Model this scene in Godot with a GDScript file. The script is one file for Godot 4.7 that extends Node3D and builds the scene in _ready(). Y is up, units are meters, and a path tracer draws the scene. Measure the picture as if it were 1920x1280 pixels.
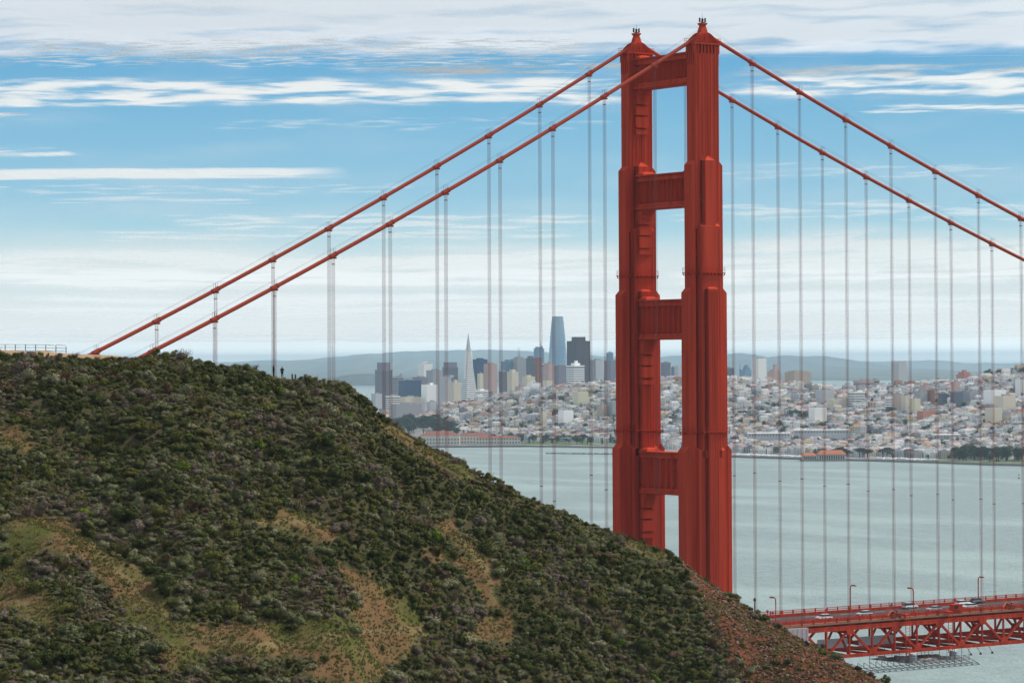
extends Node3D
# World: x runs south along the bridge from its north tower, z runs west, y is up, metres.

const EYE := Vector3(-460.43, 144.93, 598.65)
const FOCAL := 5674.68 # photograph pixels
const MIDDLE_Y := 524.46
const CABLE_Z := 13.55
var ahead := Vector3.ZERO # level heading
var aside := Vector3.ZERO
var look := Vector3.ZERO
var cam_right := Vector3.ZERO
var cam_up := Vector3.ZERO
var taken := {}
var mats := {}
var rng := RandomNumberGenerator.new()


class Bag:
	var v := PackedVector3Array()
	var c := PackedColorArray()
	var uv := PackedVector2Array()
	var tint := Color(1, 1, 1)
	var colored := false

	func tri(a: Vector3, b: Vector3, d: Vector3) -> void:
		v.push_back(a); v.push_back(d); v.push_back(b)
		if colored:
			c.push_back(tint); c.push_back(tint); c.push_back(tint)

	func quad(a: Vector3, b: Vector3, d: Vector3, e: Vector3) -> void:
		tri(a, b, d)
		tri(a, d, e)

	func hexa(p: Array) -> void: # p[0..3] bottom ring, p[4..7] top ring, counterclockwise from above
		quad(p[3], p[2], p[1], p[0])
		quad(p[4], p[5], p[6], p[7])
		for k in 4:
			var n := (k + 1) % 4
			quad(p[k], p[n], p[n + 4], p[k + 4])

	func box(lo: Vector3, hi: Vector3) -> void:
		hexa([Vector3(lo.x, lo.y, hi.z), Vector3(hi.x, lo.y, hi.z), Vector3(hi.x, lo.y, lo.z), Vector3(lo.x, lo.y, lo.z),
			Vector3(lo.x, hi.y, hi.z), Vector3(hi.x, hi.y, hi.z), Vector3(hi.x, hi.y, lo.z), Vector3(lo.x, hi.y, lo.z)])

	func beam(a: Vector3, b: Vector3, wide: float, high: float) -> void:
		var d := (b - a).normalized()
		var s := d.cross(Vector3.UP)
		if s.length() < 0.01:
			s = d.cross(Vector3.RIGHT)
		s = s.normalized() * wide / 2
		var u := s.cross(d).normalized() * high / 2
		quad(a - s - u, b - s - u, b + s - u, a + s - u)
		quad(a + s + u, b + s + u, b - s + u, a - s + u)
		quad(a - s + u, b - s + u, b - s - u, a - s - u)
		quad(a + s - u, b + s - u, b + s + u, a + s + u)
		quad(a - s - u, a + s - u, a + s + u, a - s + u)
		quad(b - s + u, b + s + u, b + s - u, b - s - u)

	func tube(path: Array, radius: float, sides: int, last_radius := -1.0) -> void:
		var rings := []
		for i in path.size():
			var d: Vector3 = (path[min(i + 1, path.size() - 1)] - path[max(i - 1, 0)]).normalized()
			var s := d.cross(Vector3.UP)
			if s.length() < 0.01:
				s = d.cross(Vector3.RIGHT)
			s = s.normalized()
			var u := s.cross(d).normalized()
			var r := radius if last_radius < 0 else lerpf(radius, last_radius, float(i) / (path.size() - 1))
			var ring := []
			for k in sides:
				var a := TAU * k / sides
				ring.append(path[i] + (s * cos(a) + u * sin(a)) * r)
			rings.append(ring)
		for i in path.size() - 1:
			for k in sides:
				var n := (k + 1) % sides
				quad(rings[i][k], rings[i][n], rings[i + 1][n], rings[i + 1][k])
		var first: Array = rings[0]
		var last: Array = rings[-1]
		for k in range(1, sides - 1):
			tri(first[0], first[k + 1], first[k])
			tri(last[0], last[k], last[k + 1])

	func loft(rows: Array) -> void: # rows of equal rings, counterclockwise from above, upwards; closed at both ends
		for i in rows.size() - 1:
			var n: int = rows[i].size()
			for k in n:
				quad(rows[i][k], rows[i][(k + 1) % n], rows[i + 1][(k + 1) % n], rows[i + 1][k])
		var lo: Array = rows[0]
		var hi: Array = rows[-1]
		for k in range(1, lo.size() - 1):
			tri(lo[0], lo[k + 1], lo[k])
			tri(hi[0], hi[k], hi[k + 1])

	func mesh() -> ArrayMesh:
		var a := []
		a.resize(Mesh.ARRAY_MAX)
		a[Mesh.ARRAY_VERTEX] = v
		if colored:
			a[Mesh.ARRAY_COLOR] = c
		if uv.size() == v.size() and uv.size() > 0:
			a[Mesh.ARRAY_TEX_UV] = uv
		var m := ArrayMesh.new()
		m.add_surface_from_arrays(Mesh.PRIMITIVE_TRIANGLES, a)
		return m


func ring4(y: float, hx: float, hz: float, cx := 0.0, cz := 0.0) -> Array:
	return [Vector3(cx - hx, y, cz + hz), Vector3(cx + hx, y, cz + hz), Vector3(cx + hx, y, cz - hz), Vector3(cx - hx, y, cz - hz)]


func ring_n(y: float, r: float, n: int, cx := 0.0, cz := 0.0, squash := 1.0) -> Array:
	var o := []
	for k in n:
		var a := TAU * k / n
		o.append(Vector3(cx + cos(a) * r, y, cz - sin(a) * r * squash))
	return o


func sight(px: float, py: float) -> Vector3:
	return look + cam_right * ((px - 960.0) / FOCAL) - cam_up * ((py - MIDDLE_Y) / FOCAL)


func at(px: float, py: float, far: float) -> Vector3: # point far metres ahead
	var d := sight(px, py)
	return EYE + d * (far / d.dot(ahead))


func at_z(px: float, py: float, z: float) -> Vector3:
	var d := sight(px, py)
	return EYE + d * ((z - EYE.z) / d.z)


func at_y(px: float, py: float, y: float) -> Vector3:
	var d := sight(px, py)
	return EYE + d * ((y - EYE.y) / d.y)


func seen(p: Vector3) -> Vector2:
	var d := p - EYE
	var f := d.dot(look)
	return Vector2(960.0 + FOCAL * d.dot(cam_right) / f, MIDDLE_Y - FOCAL * d.dot(cam_up) / f)


func numbered(called: String) -> String:
	if not taken.has(called):
		taken[called] = 0
		return called
	taken[called] += 1
	return "%s_%03d" % [called, taken[called]]


func note(o: Node, label := "", category := "", group := "", kind := "") -> void:
	if label: o.set_meta("label", label)
	if category: o.set_meta("category", category)
	if group: o.set_meta("group", group)
	if kind: o.set_meta("kind", kind)


func thing(called: String, where: Vector3, label: String, category: String, group := "") -> Node3D:
	var o := Node3D.new()
	o.name = numbered(called)
	add_child(o)
	o.position = where
	note(o, label, category, group)
	return o


func part(called: String, bag: Bag, m: Material, parent: Node = self) -> MeshInstance3D:
	return piece(called, bag.mesh(), m, parent)


func piece(called: String, shape: Mesh, m: Material, parent: Node = self) -> MeshInstance3D:
	var o := MeshInstance3D.new()
	o.mesh = shape
	o.material_override = m
	o.name = numbered(called) if parent == self else called
	parent.add_child(o, true)
	return o


func solid(lo: Vector3, hi: Vector3) -> Bag:
	var b := Bag.new()
	b.box(lo, hi)
	return b


func grain(seed_: int, period: float, octaves: int, low: float, high: float, side := 512, stretch := Vector2.ONE, kind := FastNoiseLite.TYPE_SIMPLEX_SMOOTH) -> ImageTexture:
	var n := FastNoiseLite.new()
	n.seed = seed_
	n.noise_type = kind
	n.frequency = 1.0 / period
	n.fractal_octaves = octaves
	var im := n.get_seamless_image(int(side / stretch.x), int(side / stretch.y))
	im.resize(side, side, Image.INTERPOLATE_CUBIC)
	im.convert(Image.FORMAT_L8)
	var d := im.get_data()
	for i in d.size():
		d[i] = int(255.0 * lerpf(low, high, d[i] / 255.0))
	return ImageTexture.create_from_image(Image.create_from_data(side, side, false, Image.FORMAT_L8, d))


func relief(seed_: int, period: float, octaves: int, strength: float, side := 512, stretch := Vector2.ONE) -> ImageTexture:
	var n := FastNoiseLite.new()
	n.seed = seed_
	n.frequency = 1.0 / period
	n.fractal_octaves = octaves
	var im := n.get_seamless_image(int(side / stretch.x), int(side / stretch.y))
	im.resize(side, side, Image.INTERPOLATE_CUBIC)
	im.bump_map_to_normal_map(strength)
	return ImageTexture.create_from_image(im)


func stuff_of(called: String, linear: Color, rough := 0.7, metal := 0.0) -> StandardMaterial3D: # material by linear base colour
	if mats.has(called):
		return mats[called]
	var m := StandardMaterial3D.new()
	m.resource_name = called
	m.albedo_color = linear.linear_to_srgb()
	m.roughness = rough
	m.metallic_specular = 0.5 if rough < 0.5 else 0.2 if rough < 0.7 else 0.08
	m.metallic = metal
	mats[called] = m
	return m


func dressed(m: StandardMaterial3D, tex: Texture2D, per_metre: float, bumps: Texture2D = null, bump_scale := 1.0) -> StandardMaterial3D:
	m.albedo_texture = tex
	if bumps:
		m.normal_enabled = true
		m.normal_texture = bumps
		m.normal_scale = bump_scale
	m.uv1_triplanar = true
	m.uv1_world_triplanar = true
	m.uv1_scale = Vector3.ONE * per_metre
	return m


func by_vertex(called: String, rough := 0.9) -> StandardMaterial3D:
	var m := stuff_of(called, Color(1, 1, 1), rough)
	m.vertex_color_use_as_albedo = true
	return m


func ramp(table: Array, x: float, col: int) -> float: # piecewise linear table lookup, rows sorted by first column
	if x <= table[0][0]:
		return table[0][col]
	for i in range(1, table.size()):
		if x <= table[i][0]:
			var t: float = (x - table[i - 1][0]) / (table[i][0] - table[i - 1][0])
			return lerpf(table[i - 1][col], table[i][col], t)
	return table[-1][col]


func scatter(called: String, shape: Mesh, m: Material, places: Array, colors: Array, label: String, category: String) -> MultiMeshInstance3D:
	var mm := MultiMesh.new()
	mm.transform_format = MultiMesh.TRANSFORM_3D
	mm.use_colors = not colors.is_empty()
	mm.mesh = shape
	mm.instance_count = places.size()
	for i in places.size():
		mm.set_instance_transform(i, places[i])
		if mm.use_colors:
			mm.set_instance_color(i, colors[i])
	var o := MultiMeshInstance3D.new()
	o.multimesh = mm
	o.material_override = m
	o.name = numbered(called)
	add_child(o)
	note(o, label, category, "", "stuff")
	return o


var tenths := ["at the left edge of the picture", "one tenth across the picture", "two tenths across the picture", "three tenths across the picture", "four tenths across the picture", "halfway across the picture", "six tenths across the picture", "seven tenths across the picture", "eight tenths across the picture", "nine tenths across the picture", "at the right edge of the picture"]


func ordinal(n: int) -> String:
	var ones := ["", "first", "second", "third", "fourth", "fifth", "sixth", "seventh", "eighth", "ninth", "tenth", "eleventh", "twelfth", "thirteenth", "fourteenth", "fifteenth", "sixteenth", "seventeenth", "eighteenth", "nineteenth"]
	if n < 20:
		return ones[n]
	if n % 10 == 0:
		return ["twentieth", "thirtieth", "fortieth", "fiftieth", "sixtieth", "seventieth"][n / 10 - 2]
	return ["twenty", "thirty", "forty", "fifty", "sixty", "seventy"][n / 10 - 2] + "-" + ones[n % 10]


func across(px: float) -> String:
	return tenths[clampi(roundi(px / 192.0), 0, 10)].replace(" of the picture", "").replace(" the picture", "")


func _ready() -> void:
	rng.seed = 20240
	make_view()
	make_sky()
	make_water()
	make_far_hills()
	make_city_ground()
	make_hill()
	make_headland()
	make_tower()
	make_deck()
	make_cables()
	make_skyline()
	make_houses()
	make_city_trees()
	make_waterfront()
	make_shrubs()
	make_bridge_things()
	make_overlook()
	make_clouds()


func make_view() -> void:
	var yaw := 0.602868
	var pitch := 0.0280448
	var roll := -0.00429936
	ahead = Vector3(sin(yaw), 0, -cos(yaw))
	aside = Vector3(cos(yaw), 0, sin(yaw))
	look = ahead * cos(pitch) + Vector3.UP * sin(pitch)
	var u := Vector3.UP * cos(pitch) - ahead * sin(pitch)
	cam_right = aside * cos(roll) + u * sin(roll)
	cam_up = u * cos(roll) - aside * sin(roll)
	var cam := Camera3D.new()
	cam.name = "camera"
	add_child(cam)
	cam.transform = Transform3D(Basis(cam_right, cam_up, -look), EYE)
	cam.set_frustum(2.0 * 640.0 / FOCAL, Vector2(0, -(640.0 - MIDDLE_Y) / FOCAL), 1.0, 400000.0)
	cam.current = true
	var sun := DirectionalLight3D.new()
	sun.name = "sun"
	sun.light_energy = 1.5
	sun.light_color = Color(1.0, 0.97, 0.92)
	sun.light_angular_distance = 7.0
	sun.shadow_enabled = true
	add_child(sun)
	sun.look_at_from_position(Vector3.ZERO, -Vector3(0.70, 0.66, 0.10), Vector3.UP) # high in the south-south-west, behind thin cloud, grazing the west faces


func make_sky() -> void:
	# Panorama of air and cloud in linear light: column 0 looks along -z, a quarter turn on looks along +x.
	var wide := 4096
	var high := 2048
	var low_rows := 160 # rows for the first 14 degrees above the horizon, at full resolution
	var up_rows := 108 # everything higher, at coarse resolution
	var n1 := FastNoiseLite.new(); n1.seed = 5; n1.frequency = 1.0; n1.fractal_octaves = 4
	var n2 := FastNoiseLite.new(); n2.seed = 9; n2.frequency = 1.0; n2.fractal_octaves = 3
	var air := [[0.0, 2.5, 2.6, 2.55], [0.25, 1.9, 2.0, 1.97], [0.5, 1.12, 1.13, 1.08], [0.8, 0.90, 0.92, 0.89], [1.3, 0.66, 0.76, 0.77], [2.2, 0.41, 0.63, 0.70], [3.2, 0.27, 0.51, 0.66], [4.5, 0.19, 0.44, 0.63], [6.0, 0.11, 0.35, 0.59], [8, 0.08, 0.32, 0.58], [90.0, 0.05, 0.2, 0.5]]
	# veils of thin cloud: [elevation, share] along the horizon, soft bands
	var veil := [[0.0, 0.0], [0.5, 0.1], [0.9, 0.3], [1.25, 0.32], [1.6, 0.5], [2.0, 0.55], [2.25, 0.35], [2.6, 0.08], [3.2, 0.02], [5.9, 0.0], [6.3, 0.3], [6.9, 0.7], [9.0, 0.9], [14.0, 0.7], [90.0, 0.55]]
	var im := Image.create(wide, high, false, Image.FORMAT_RGBAF)
	im.fill(Color(0.45, 0.5, 0.5))
	var cut := high / 2 - low_rows
	for y in low_rows:
		var row := high / 2 - 1 - y
		var e := (y + 0.5) * 180.0 / high
		var base := Vector3(ramp(air, e, 1), ramp(air, e, 2), ramp(air, e, 3))
		for x in wide:
			var a := TAU * x / wide
			var ca := cos(a) * 9.0
			var sa := sin(a) * 9.0
			var wob := n1.get_noise_3d(ca, sa, e * 0.35)
			var share := clampf(ramp(veil, clampf(e + wob * 0.25 * smoothstep(0.0, 3.0, e), 0.0, 90.0), 1) + n2.get_noise_3d(ca * 1.5, sa * 1.5, e * 1.7) * 0.22 * smoothstep(0.0, 1.0, e), 0.0, 1.0)
			var c := base.lerp(Vector3(0.775, 0.76, 0.73) * (1.0 - 0.16 * smoothstep(5.5, 9.0, e) * (0.7 + wob)), share)
			im.set_pixel(x, row, Color(c.x, c.y, c.z))
	var top := Image.create(512, up_rows, false, Image.FORMAT_RGBAF)
	for y in up_rows:
		var e := lerpf(90.0, low_rows * 180.0 / high, (y + 0.5) / up_rows)
		var base := Vector3(ramp(air, e, 1), ramp(air, e, 2), ramp(air, e, 3))
		for x in 512:
			var a := TAU * (x + 0.5) / 512
			var p := Vector3(cos(a) * cos(deg_to_rad(e)), sin(deg_to_rad(e)), sin(a) * cos(deg_to_rad(e))) / (0.15 + sin(deg_to_rad(e)))
			var share := clampf(ramp(veil, e, 1) + n1.get_noise_3d(p.x * 2.2, p.z * 2.2, 0.0) * 0.6, 0.0, 1.0)
			var c := base.lerp(Vector3(0.74, 0.76, 0.77), share)
			top.set_pixel(x, y, Color(c.x, c.y, c.z))
	top.resize(wide, cut, Image.INTERPOLATE_BILINEAR)
	im.blit_rect(top, Rect2i(0, 0, wide, cut), Vector2i.ZERO)
	var sky := Sky.new()
	var pano := PanoramaSkyMaterial.new()
	pano.panorama = ImageTexture.create_from_image(im)
	sky.sky_material = pano
	var env := Environment.new()
	env.background_mode = Environment.BG_SKY
	env.sky = sky
	env.tonemap_mode = Environment.TONE_MAPPER_LINEAR
	env.tonemap_exposure = 1.15
	env.sdfgi_enabled = true
	env.ssao_enabled = true
	env.ssil_enabled = true
	env.fog_enabled = true
	env.fog_density = 0.000028
	env.fog_light_color = Color(0.80, 0.93, 1.0)
	var we := WorldEnvironment.new()
	we.name = "environment"
	we.environment = env
	add_child(we)


func make_water() -> void:
	var b := Bag.new()
	var far := 75000.0
	b.quad(EYE - ahead * 3000 - aside * 20000 - Vector3(0, EYE.y, 0), EYE - ahead * 3000 + aside * 20000 - Vector3(0, EYE.y, 0), EYE + ahead * far + aside * 20000 - Vector3(0, EYE.y, 0), EYE + ahead * far - aside * 20000 - Vector3(0, EYE.y, 0))
	var m := stuff_of("bay_water", Color(0.205, 0.262, 0.25), 0.42)
	dressed(m, grain(31, 60, 5, 0.80, 1.0, 1024), 1.0 / 230.0, relief(33, 16, 5, 3.0, 1024), 1.0)
	m.detail_enabled = true
	m.detail_uv_layer = BaseMaterial3D.DETAIL_UV_2
	m.uv2_triplanar = true
	m.uv2_world_triplanar = true
	m.uv2_scale = Vector3.ONE / 1900.0
	m.detail_albedo = wind_streaks()
	m.metallic_specular = 0.5
	var o := part("water", b, m)
	note(o, "pale green bay water ruffled by wind", "", "", "structure")


func wind_streaks() -> ImageTexture: # paler, foam-flecked water in wind rows
	var n := FastNoiseLite.new(); n.seed = 36; n.frequency = 1.0 / 46.0; n.fractal_octaves = 5
	var im := n.get_seamless_image(512, 220)
	im.resize(512, 512, Image.INTERPOLATE_CUBIC)
	im.convert(Image.FORMAT_L8)
	var d := im.get_data()
	var out := PackedByteArray()
	out.resize(d.size() * 4)
	for i in d.size():
		var g := d[i] / 255.0
		out[i * 4] = 158
		out[i * 4 + 1] = 178
		out[i * 4 + 2] = 170
		out[i * 4 + 3] = int(255.0 * 0.34 * smoothstep(0.40, 0.9, g))
	return ImageTexture.create_from_image(Image.create_from_data(512, 512, false, Image.FORMAT_RGBA8, out))


func make_far_hills() -> void:
	# three ranges across the bay, each a real ridge with a front and a back slope
	var ranges := [
		["hills", 58000.0, [[-400, 690], [300, 684], [480, 676], [560, 676], [690, 664], [730, 661], [770, 657], [830, 656], [900, 655], [960, 657], [1030, 661], [1100, 667], [1180, 673], [1250, 668], [1300, 664], [1360, 664], [1390, 660], [1410, 663], [1450, 672], [1520, 676], [1640, 680], [1740, 676], [1830, 682], [2300, 678]], 1],
		["hills", 48000.0, [[-400, 700], [300, 690], [480, 685], [620, 678], [690, 668], [740, 674], [770, 673], [830, 676], [900, 681], [1000, 690], [1200, 700], [1330, 690], [1360, 680], [1400, 674], [1440, 670], [1480, 665], [1510, 668], [1530, 666], [1560, 668], [1590, 672], [1620, 678], [1660, 690], [1700, 700], [1760, 706], [2300, 700]], 2],
		["hills", 24000.0, [[-400, 716], [600, 710], [690, 702], [740, 712], [900, 722], [1300, 722], [1540, 724], [1560, 721], [1580, 724], [1640, 729], [2300, 728]], 3]]
	var m := by_vertex("far_slopes")
	for r in ranges:
		var b := Bag.new()
		b.colored = true
		var n := FastNoiseLite.new(); n.seed = 70 + r[3]; n.frequency = 1.0; n.fractal_octaves = 5
		var prev := []
		for i in range(0, 221):
			var px := -300.0 + i * 12.0
			var crest := at(px, ramp(r[2], px, 1) + n.get_noise_1d(px * 0.02) * 2.2 + n.get_noise_1d(px * 0.002) * 3.0, r[1])
			var row := []
			for k in 6: # down the near slope
				var t := k / 5.0
				var q := crest - ahead * (t * float([0, 11000, 27600, 3000][r[3]]) * (1.0 + 0.1 * n.get_noise_2d(px * 0.03, t * 5)))
				q.y = 3.0 + crest.y * (1.0 - pow(t, 0.85 if r[3] != 2 else 0.3)) + n.get_noise_2d(px * 0.05, t * 6.0 + 20) * (46.0 if r[3] != 2 else 18.0) * sin(t * PI) * (1.0 - t) - (60.0 if k == 5 else 0.0)
				row.push_front(q)
			var back := crest + ahead * 4000.0
			back.y = -60
			row.append(back)
			if prev:
				for k in 6:
					var g := n.get_noise_2d(px * 0.04, k * 0.9 + 50)
					b.tint = Color(0.055, 0.065, 0.055).lerp(Color(0.12, 0.115, 0.085), clampf(0.5 + g * 1.4, 0, 1))
					b.quad(prev[k], row[k], row[k + 1], prev[k + 1])
			prev = row
		var o := part(r[0], b, m)
		note(o, "hazy blue hills across the bay", "", "", "structure")


# ---------------------------------------------------------------- the city's ground

var shore := [[-400, 5600], [650, 5460], [850, 5410], [930, 5375], [1150, 5238], [1250, 4950], [1370, 4699], [1500, 4568], [1640, 4469], [1760, 4374], [1850, 4283], [1920, 4239], [2400, 4000]]
var crest_of := [[-400, 20, 900], [600, 20, 900], [700, 24, 900], [800, 36, 900], [850, 46, 950], [950, 66, 1050], [1050, 84, 1000], [1150, 90, 1000], [1250, 96, 1200], [1370, 97, 1400], [1500, 86, 1400], [1570, 76, 1400], [1680, 84, 1400], [1800, 91, 1500], [1845, 104, 1540], [1920, 118, 1600], [2400, 116, 1700]]


func frame_of(p: Vector3) -> Vector2: # (metres ahead, photograph column) of a place
	var d := p - EYE
	var f := d.dot(ahead)
	return Vector2(f, 960.0 + FOCAL * d.dot(aside) / f)


func city_height(f: float, px: float) -> float:
	var d := f - ramp(shore, px, 1)
	if d < 0:
		return -3.0
	var top := ramp(crest_of, px, 1)
	var run := ramp(crest_of, px, 2)
	var h := 3.0 + top * pow(smoothstep(run * 0.28, run, d), 1.15)
	h += 27.0 * exp(-pow((px - 775.0) / 78.0, 2.0)) * smoothstep(20.0, 170.0, d) * smoothstep(560.0, 330.0, d)
	if d > run:
		h -= (top - 12.0) * smoothstep(run, run + 1100.0, d)
	return h


func ground_at(f: float, px: float) -> Vector3:
	var p := EYE + ahead * f + aside * ((px - 960.0) / FOCAL * f)
	p.y = city_height(f, px)
	return p


func make_city_ground() -> void:
	var b := Bag.new()
	b.colored = true
	var n := FastNoiseLite.new(); n.seed = 3; n.frequency = 0.012; n.fractal_octaves = 3
	var prev := []
	for i in range(0, 141):
		var px := 300.0 + i * 14.0
		var s := ramp(shore, px, 1)
		var row := []
		for k in 46:
			var d := 0.0 if k == 0 else 6.0 + pow((k - 1) / 44.0, 1.6) * 5200.0
			var q := ground_at(s + d + 0.01, px)
			if k == 0:
				q.y = -2.0
			row.append(q)
		if prev:
			for k in 45:
				var g := n.get_noise_2d(row[k].x, row[k].z)
				var green := 1.0 if (px > 900 and px < 1240 and k > 2 and k < 17 and g > -0.2) else 0.0
				if k < 7 and px > 1740:
					green = 0.7
				var lawn := Color(0.085, 0.11, 0.04)
				var town := Color(0.16, 0.155, 0.15).lerp(Color(0.3, 0.285, 0.265), clampf(0.5 + g, 0, 1))
				b.tint = Color(0.12, 0.115, 0.105) if k == 0 else town.lerp(lawn, green)
				b.quad(prev[k], row[k], row[k + 1], prev[k + 1])
		prev = row
	var o := part("ground", b, by_vertex("town_ground"))
	note(o, "low shore and rising ground under the city", "", "", "structure")


# ---------------------------------------------------------------- the near hill

# crest of the hill against what lies behind: [photograph column, row, metres ahead]
var crest_line := [[-500, 649, 420], [-200, 661, 425], [0, 668, 430], [120, 673, 432], [180, 677, 435], [240, 675, 436], [300, 672, 437], [350, 677, 438], [420, 691, 440], [480, 697, 441], [520, 708, 442], [600, 717, 444], [640, 723, 446], [665, 737, 447], [690, 761, 448], [720, 787, 449], [780, 827, 450], [850, 862, 452], [900, 893, 453], [970, 928, 455], [1050, 959, 457], [1130, 994, 459], [1190, 1015, 460], [1240, 1034, 461], [1275, 1052, 461], [1320, 1090, 458], [1370, 1122, 455], [1420, 1155, 452], [1500, 1200, 447], [1560, 1231, 444], [1610, 1258, 441], [1660, 1284, 438], [1800, 1350, 430], [2200, 1500, 410]]
# open grass and bare earth on the slope, photograph outlines
var clearings := [
	[[0, 790], [30, 795], [50, 815], [70, 825], [52, 850], [30, 840], [0, 832]],
	[[0, 965], [40, 972], [85, 965], [130, 972], [150, 990], [182, 1010], [215, 1045], [260, 1050], [285, 1065], [300, 1100], [325, 1150], [370, 1168], [430, 1170], [480, 1160], [540, 1165], [600, 1148], [640, 1155], [655, 1145], [680, 1130], [655, 1090], [630, 1055], [640, 1050], [700, 1085], [770, 1130], [800, 1180], [755, 1200], [650, 1215], [560, 1232], [470, 1232], [400, 1218], [330, 1260], [300, 1240], [310, 1210], [270, 1170], [205, 1165], [225, 1125], [190, 1080], [150, 1040], [75, 1030], [40, 1060], [60, 1100], [120, 1130], [100, 1180], [30, 1150], [0, 1140]],
	[[450, 960], [500, 968], [530, 950], [590, 965], [630, 985], [640, 1005], [600, 1015], [560, 1000], [520, 985], [480, 985]],
	[[815, 970], [850, 975], [870, 1000], [905, 1030], [930, 1060], [945, 1085], [935, 1110], [960, 1150], [975, 1185], [955, 1200], [905, 1200], [870, 1180], [905, 1170], [915, 1130], [890, 1085], [860, 1060], [800, 1035], [795, 1020], [850, 1035], [880, 1050], [860, 1020], [830, 1000]],
	[[700, 765], [735, 790], [790, 830], [850, 860], [900, 890], [870, 895], [810, 865], [760, 830], [720, 800]],
	[[955, 912], [1000, 925], [1050, 950], [1120, 985], [1080, 975], [1020, 950], [960, 928]],
	[[1165, 1000], [1215, 1015], [1245, 1030], [1265, 1042], [1240, 1050], [1200, 1035], [1170, 1015]],
	[[640, 1215], [720, 1185], [800, 1180], [760, 1225], [700, 1280], [620, 1280], [560, 1262], [600, 1240]],
	[[1272, 1042], [1320, 1082], [1420, 1150], [1560, 1225], [1700, 1300], [1400, 1300], [1390, 1260], [1340, 1190], [1310, 1130], [1285, 1080]]]
var trails := [
	[[150, 1000], [180, 1025], [205, 1060], [255, 1105], [290, 1140], [330, 1172], [390, 1192], [470, 1208], [540, 1210], [600, 1196], [700, 1184], [790, 1176]],
	[[0, 1120], [60, 1140], [120, 1150]],
	[[690, 1185], [745, 1180], [795, 1186]],
	[[860, 1000], [890, 1040], [915, 1075], [930, 1130]],
	[[470, 980], [540, 975], [600, 985]]]
var clear_polys := []
var hill_noise := FastNoiseLite.new()


func hill_at(px: float, back: float) -> Vector3: # back: metres from the crest towards the camera (negative: behind the crest)
	var cr := ramp(crest_line, px, 2)
	var top := at(px, ramp(crest_line, px, 1), cr)
	var dip := (EYE.y - top.y) / cr
	var f := cr - back
	var q := EYE + ahead * f + aside * ((px - 960.0) / FOCAL * cr * (f / cr))
	var rough_ := hill_noise.get_noise_2d(q.x, q.z)
	if back >= 0:
		var steep := ramp([[-500, 0.40], [300, 0.42], [900, 0.50], [1280, 0.62], [1700, 0.85]], px, 1)
		q.y = top.y - dip * back - (steep - dip) * (back - 7.0 * (1.0 - exp(-back / 7.0))) + rough_ * 3.4 * smoothstep(2.0, 30.0, back)
	else:
		var k := -back
		q.y = top.y - dip * k - 0.16 * k - 0.012 * k * k + rough_ * 0.3
	return q


func in_clearing(s: Vector2) -> int:
	for i in clear_polys.size():
		if Geometry2D.is_point_in_polygon(s, clear_polys[i]):
			return i
	return -1


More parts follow.
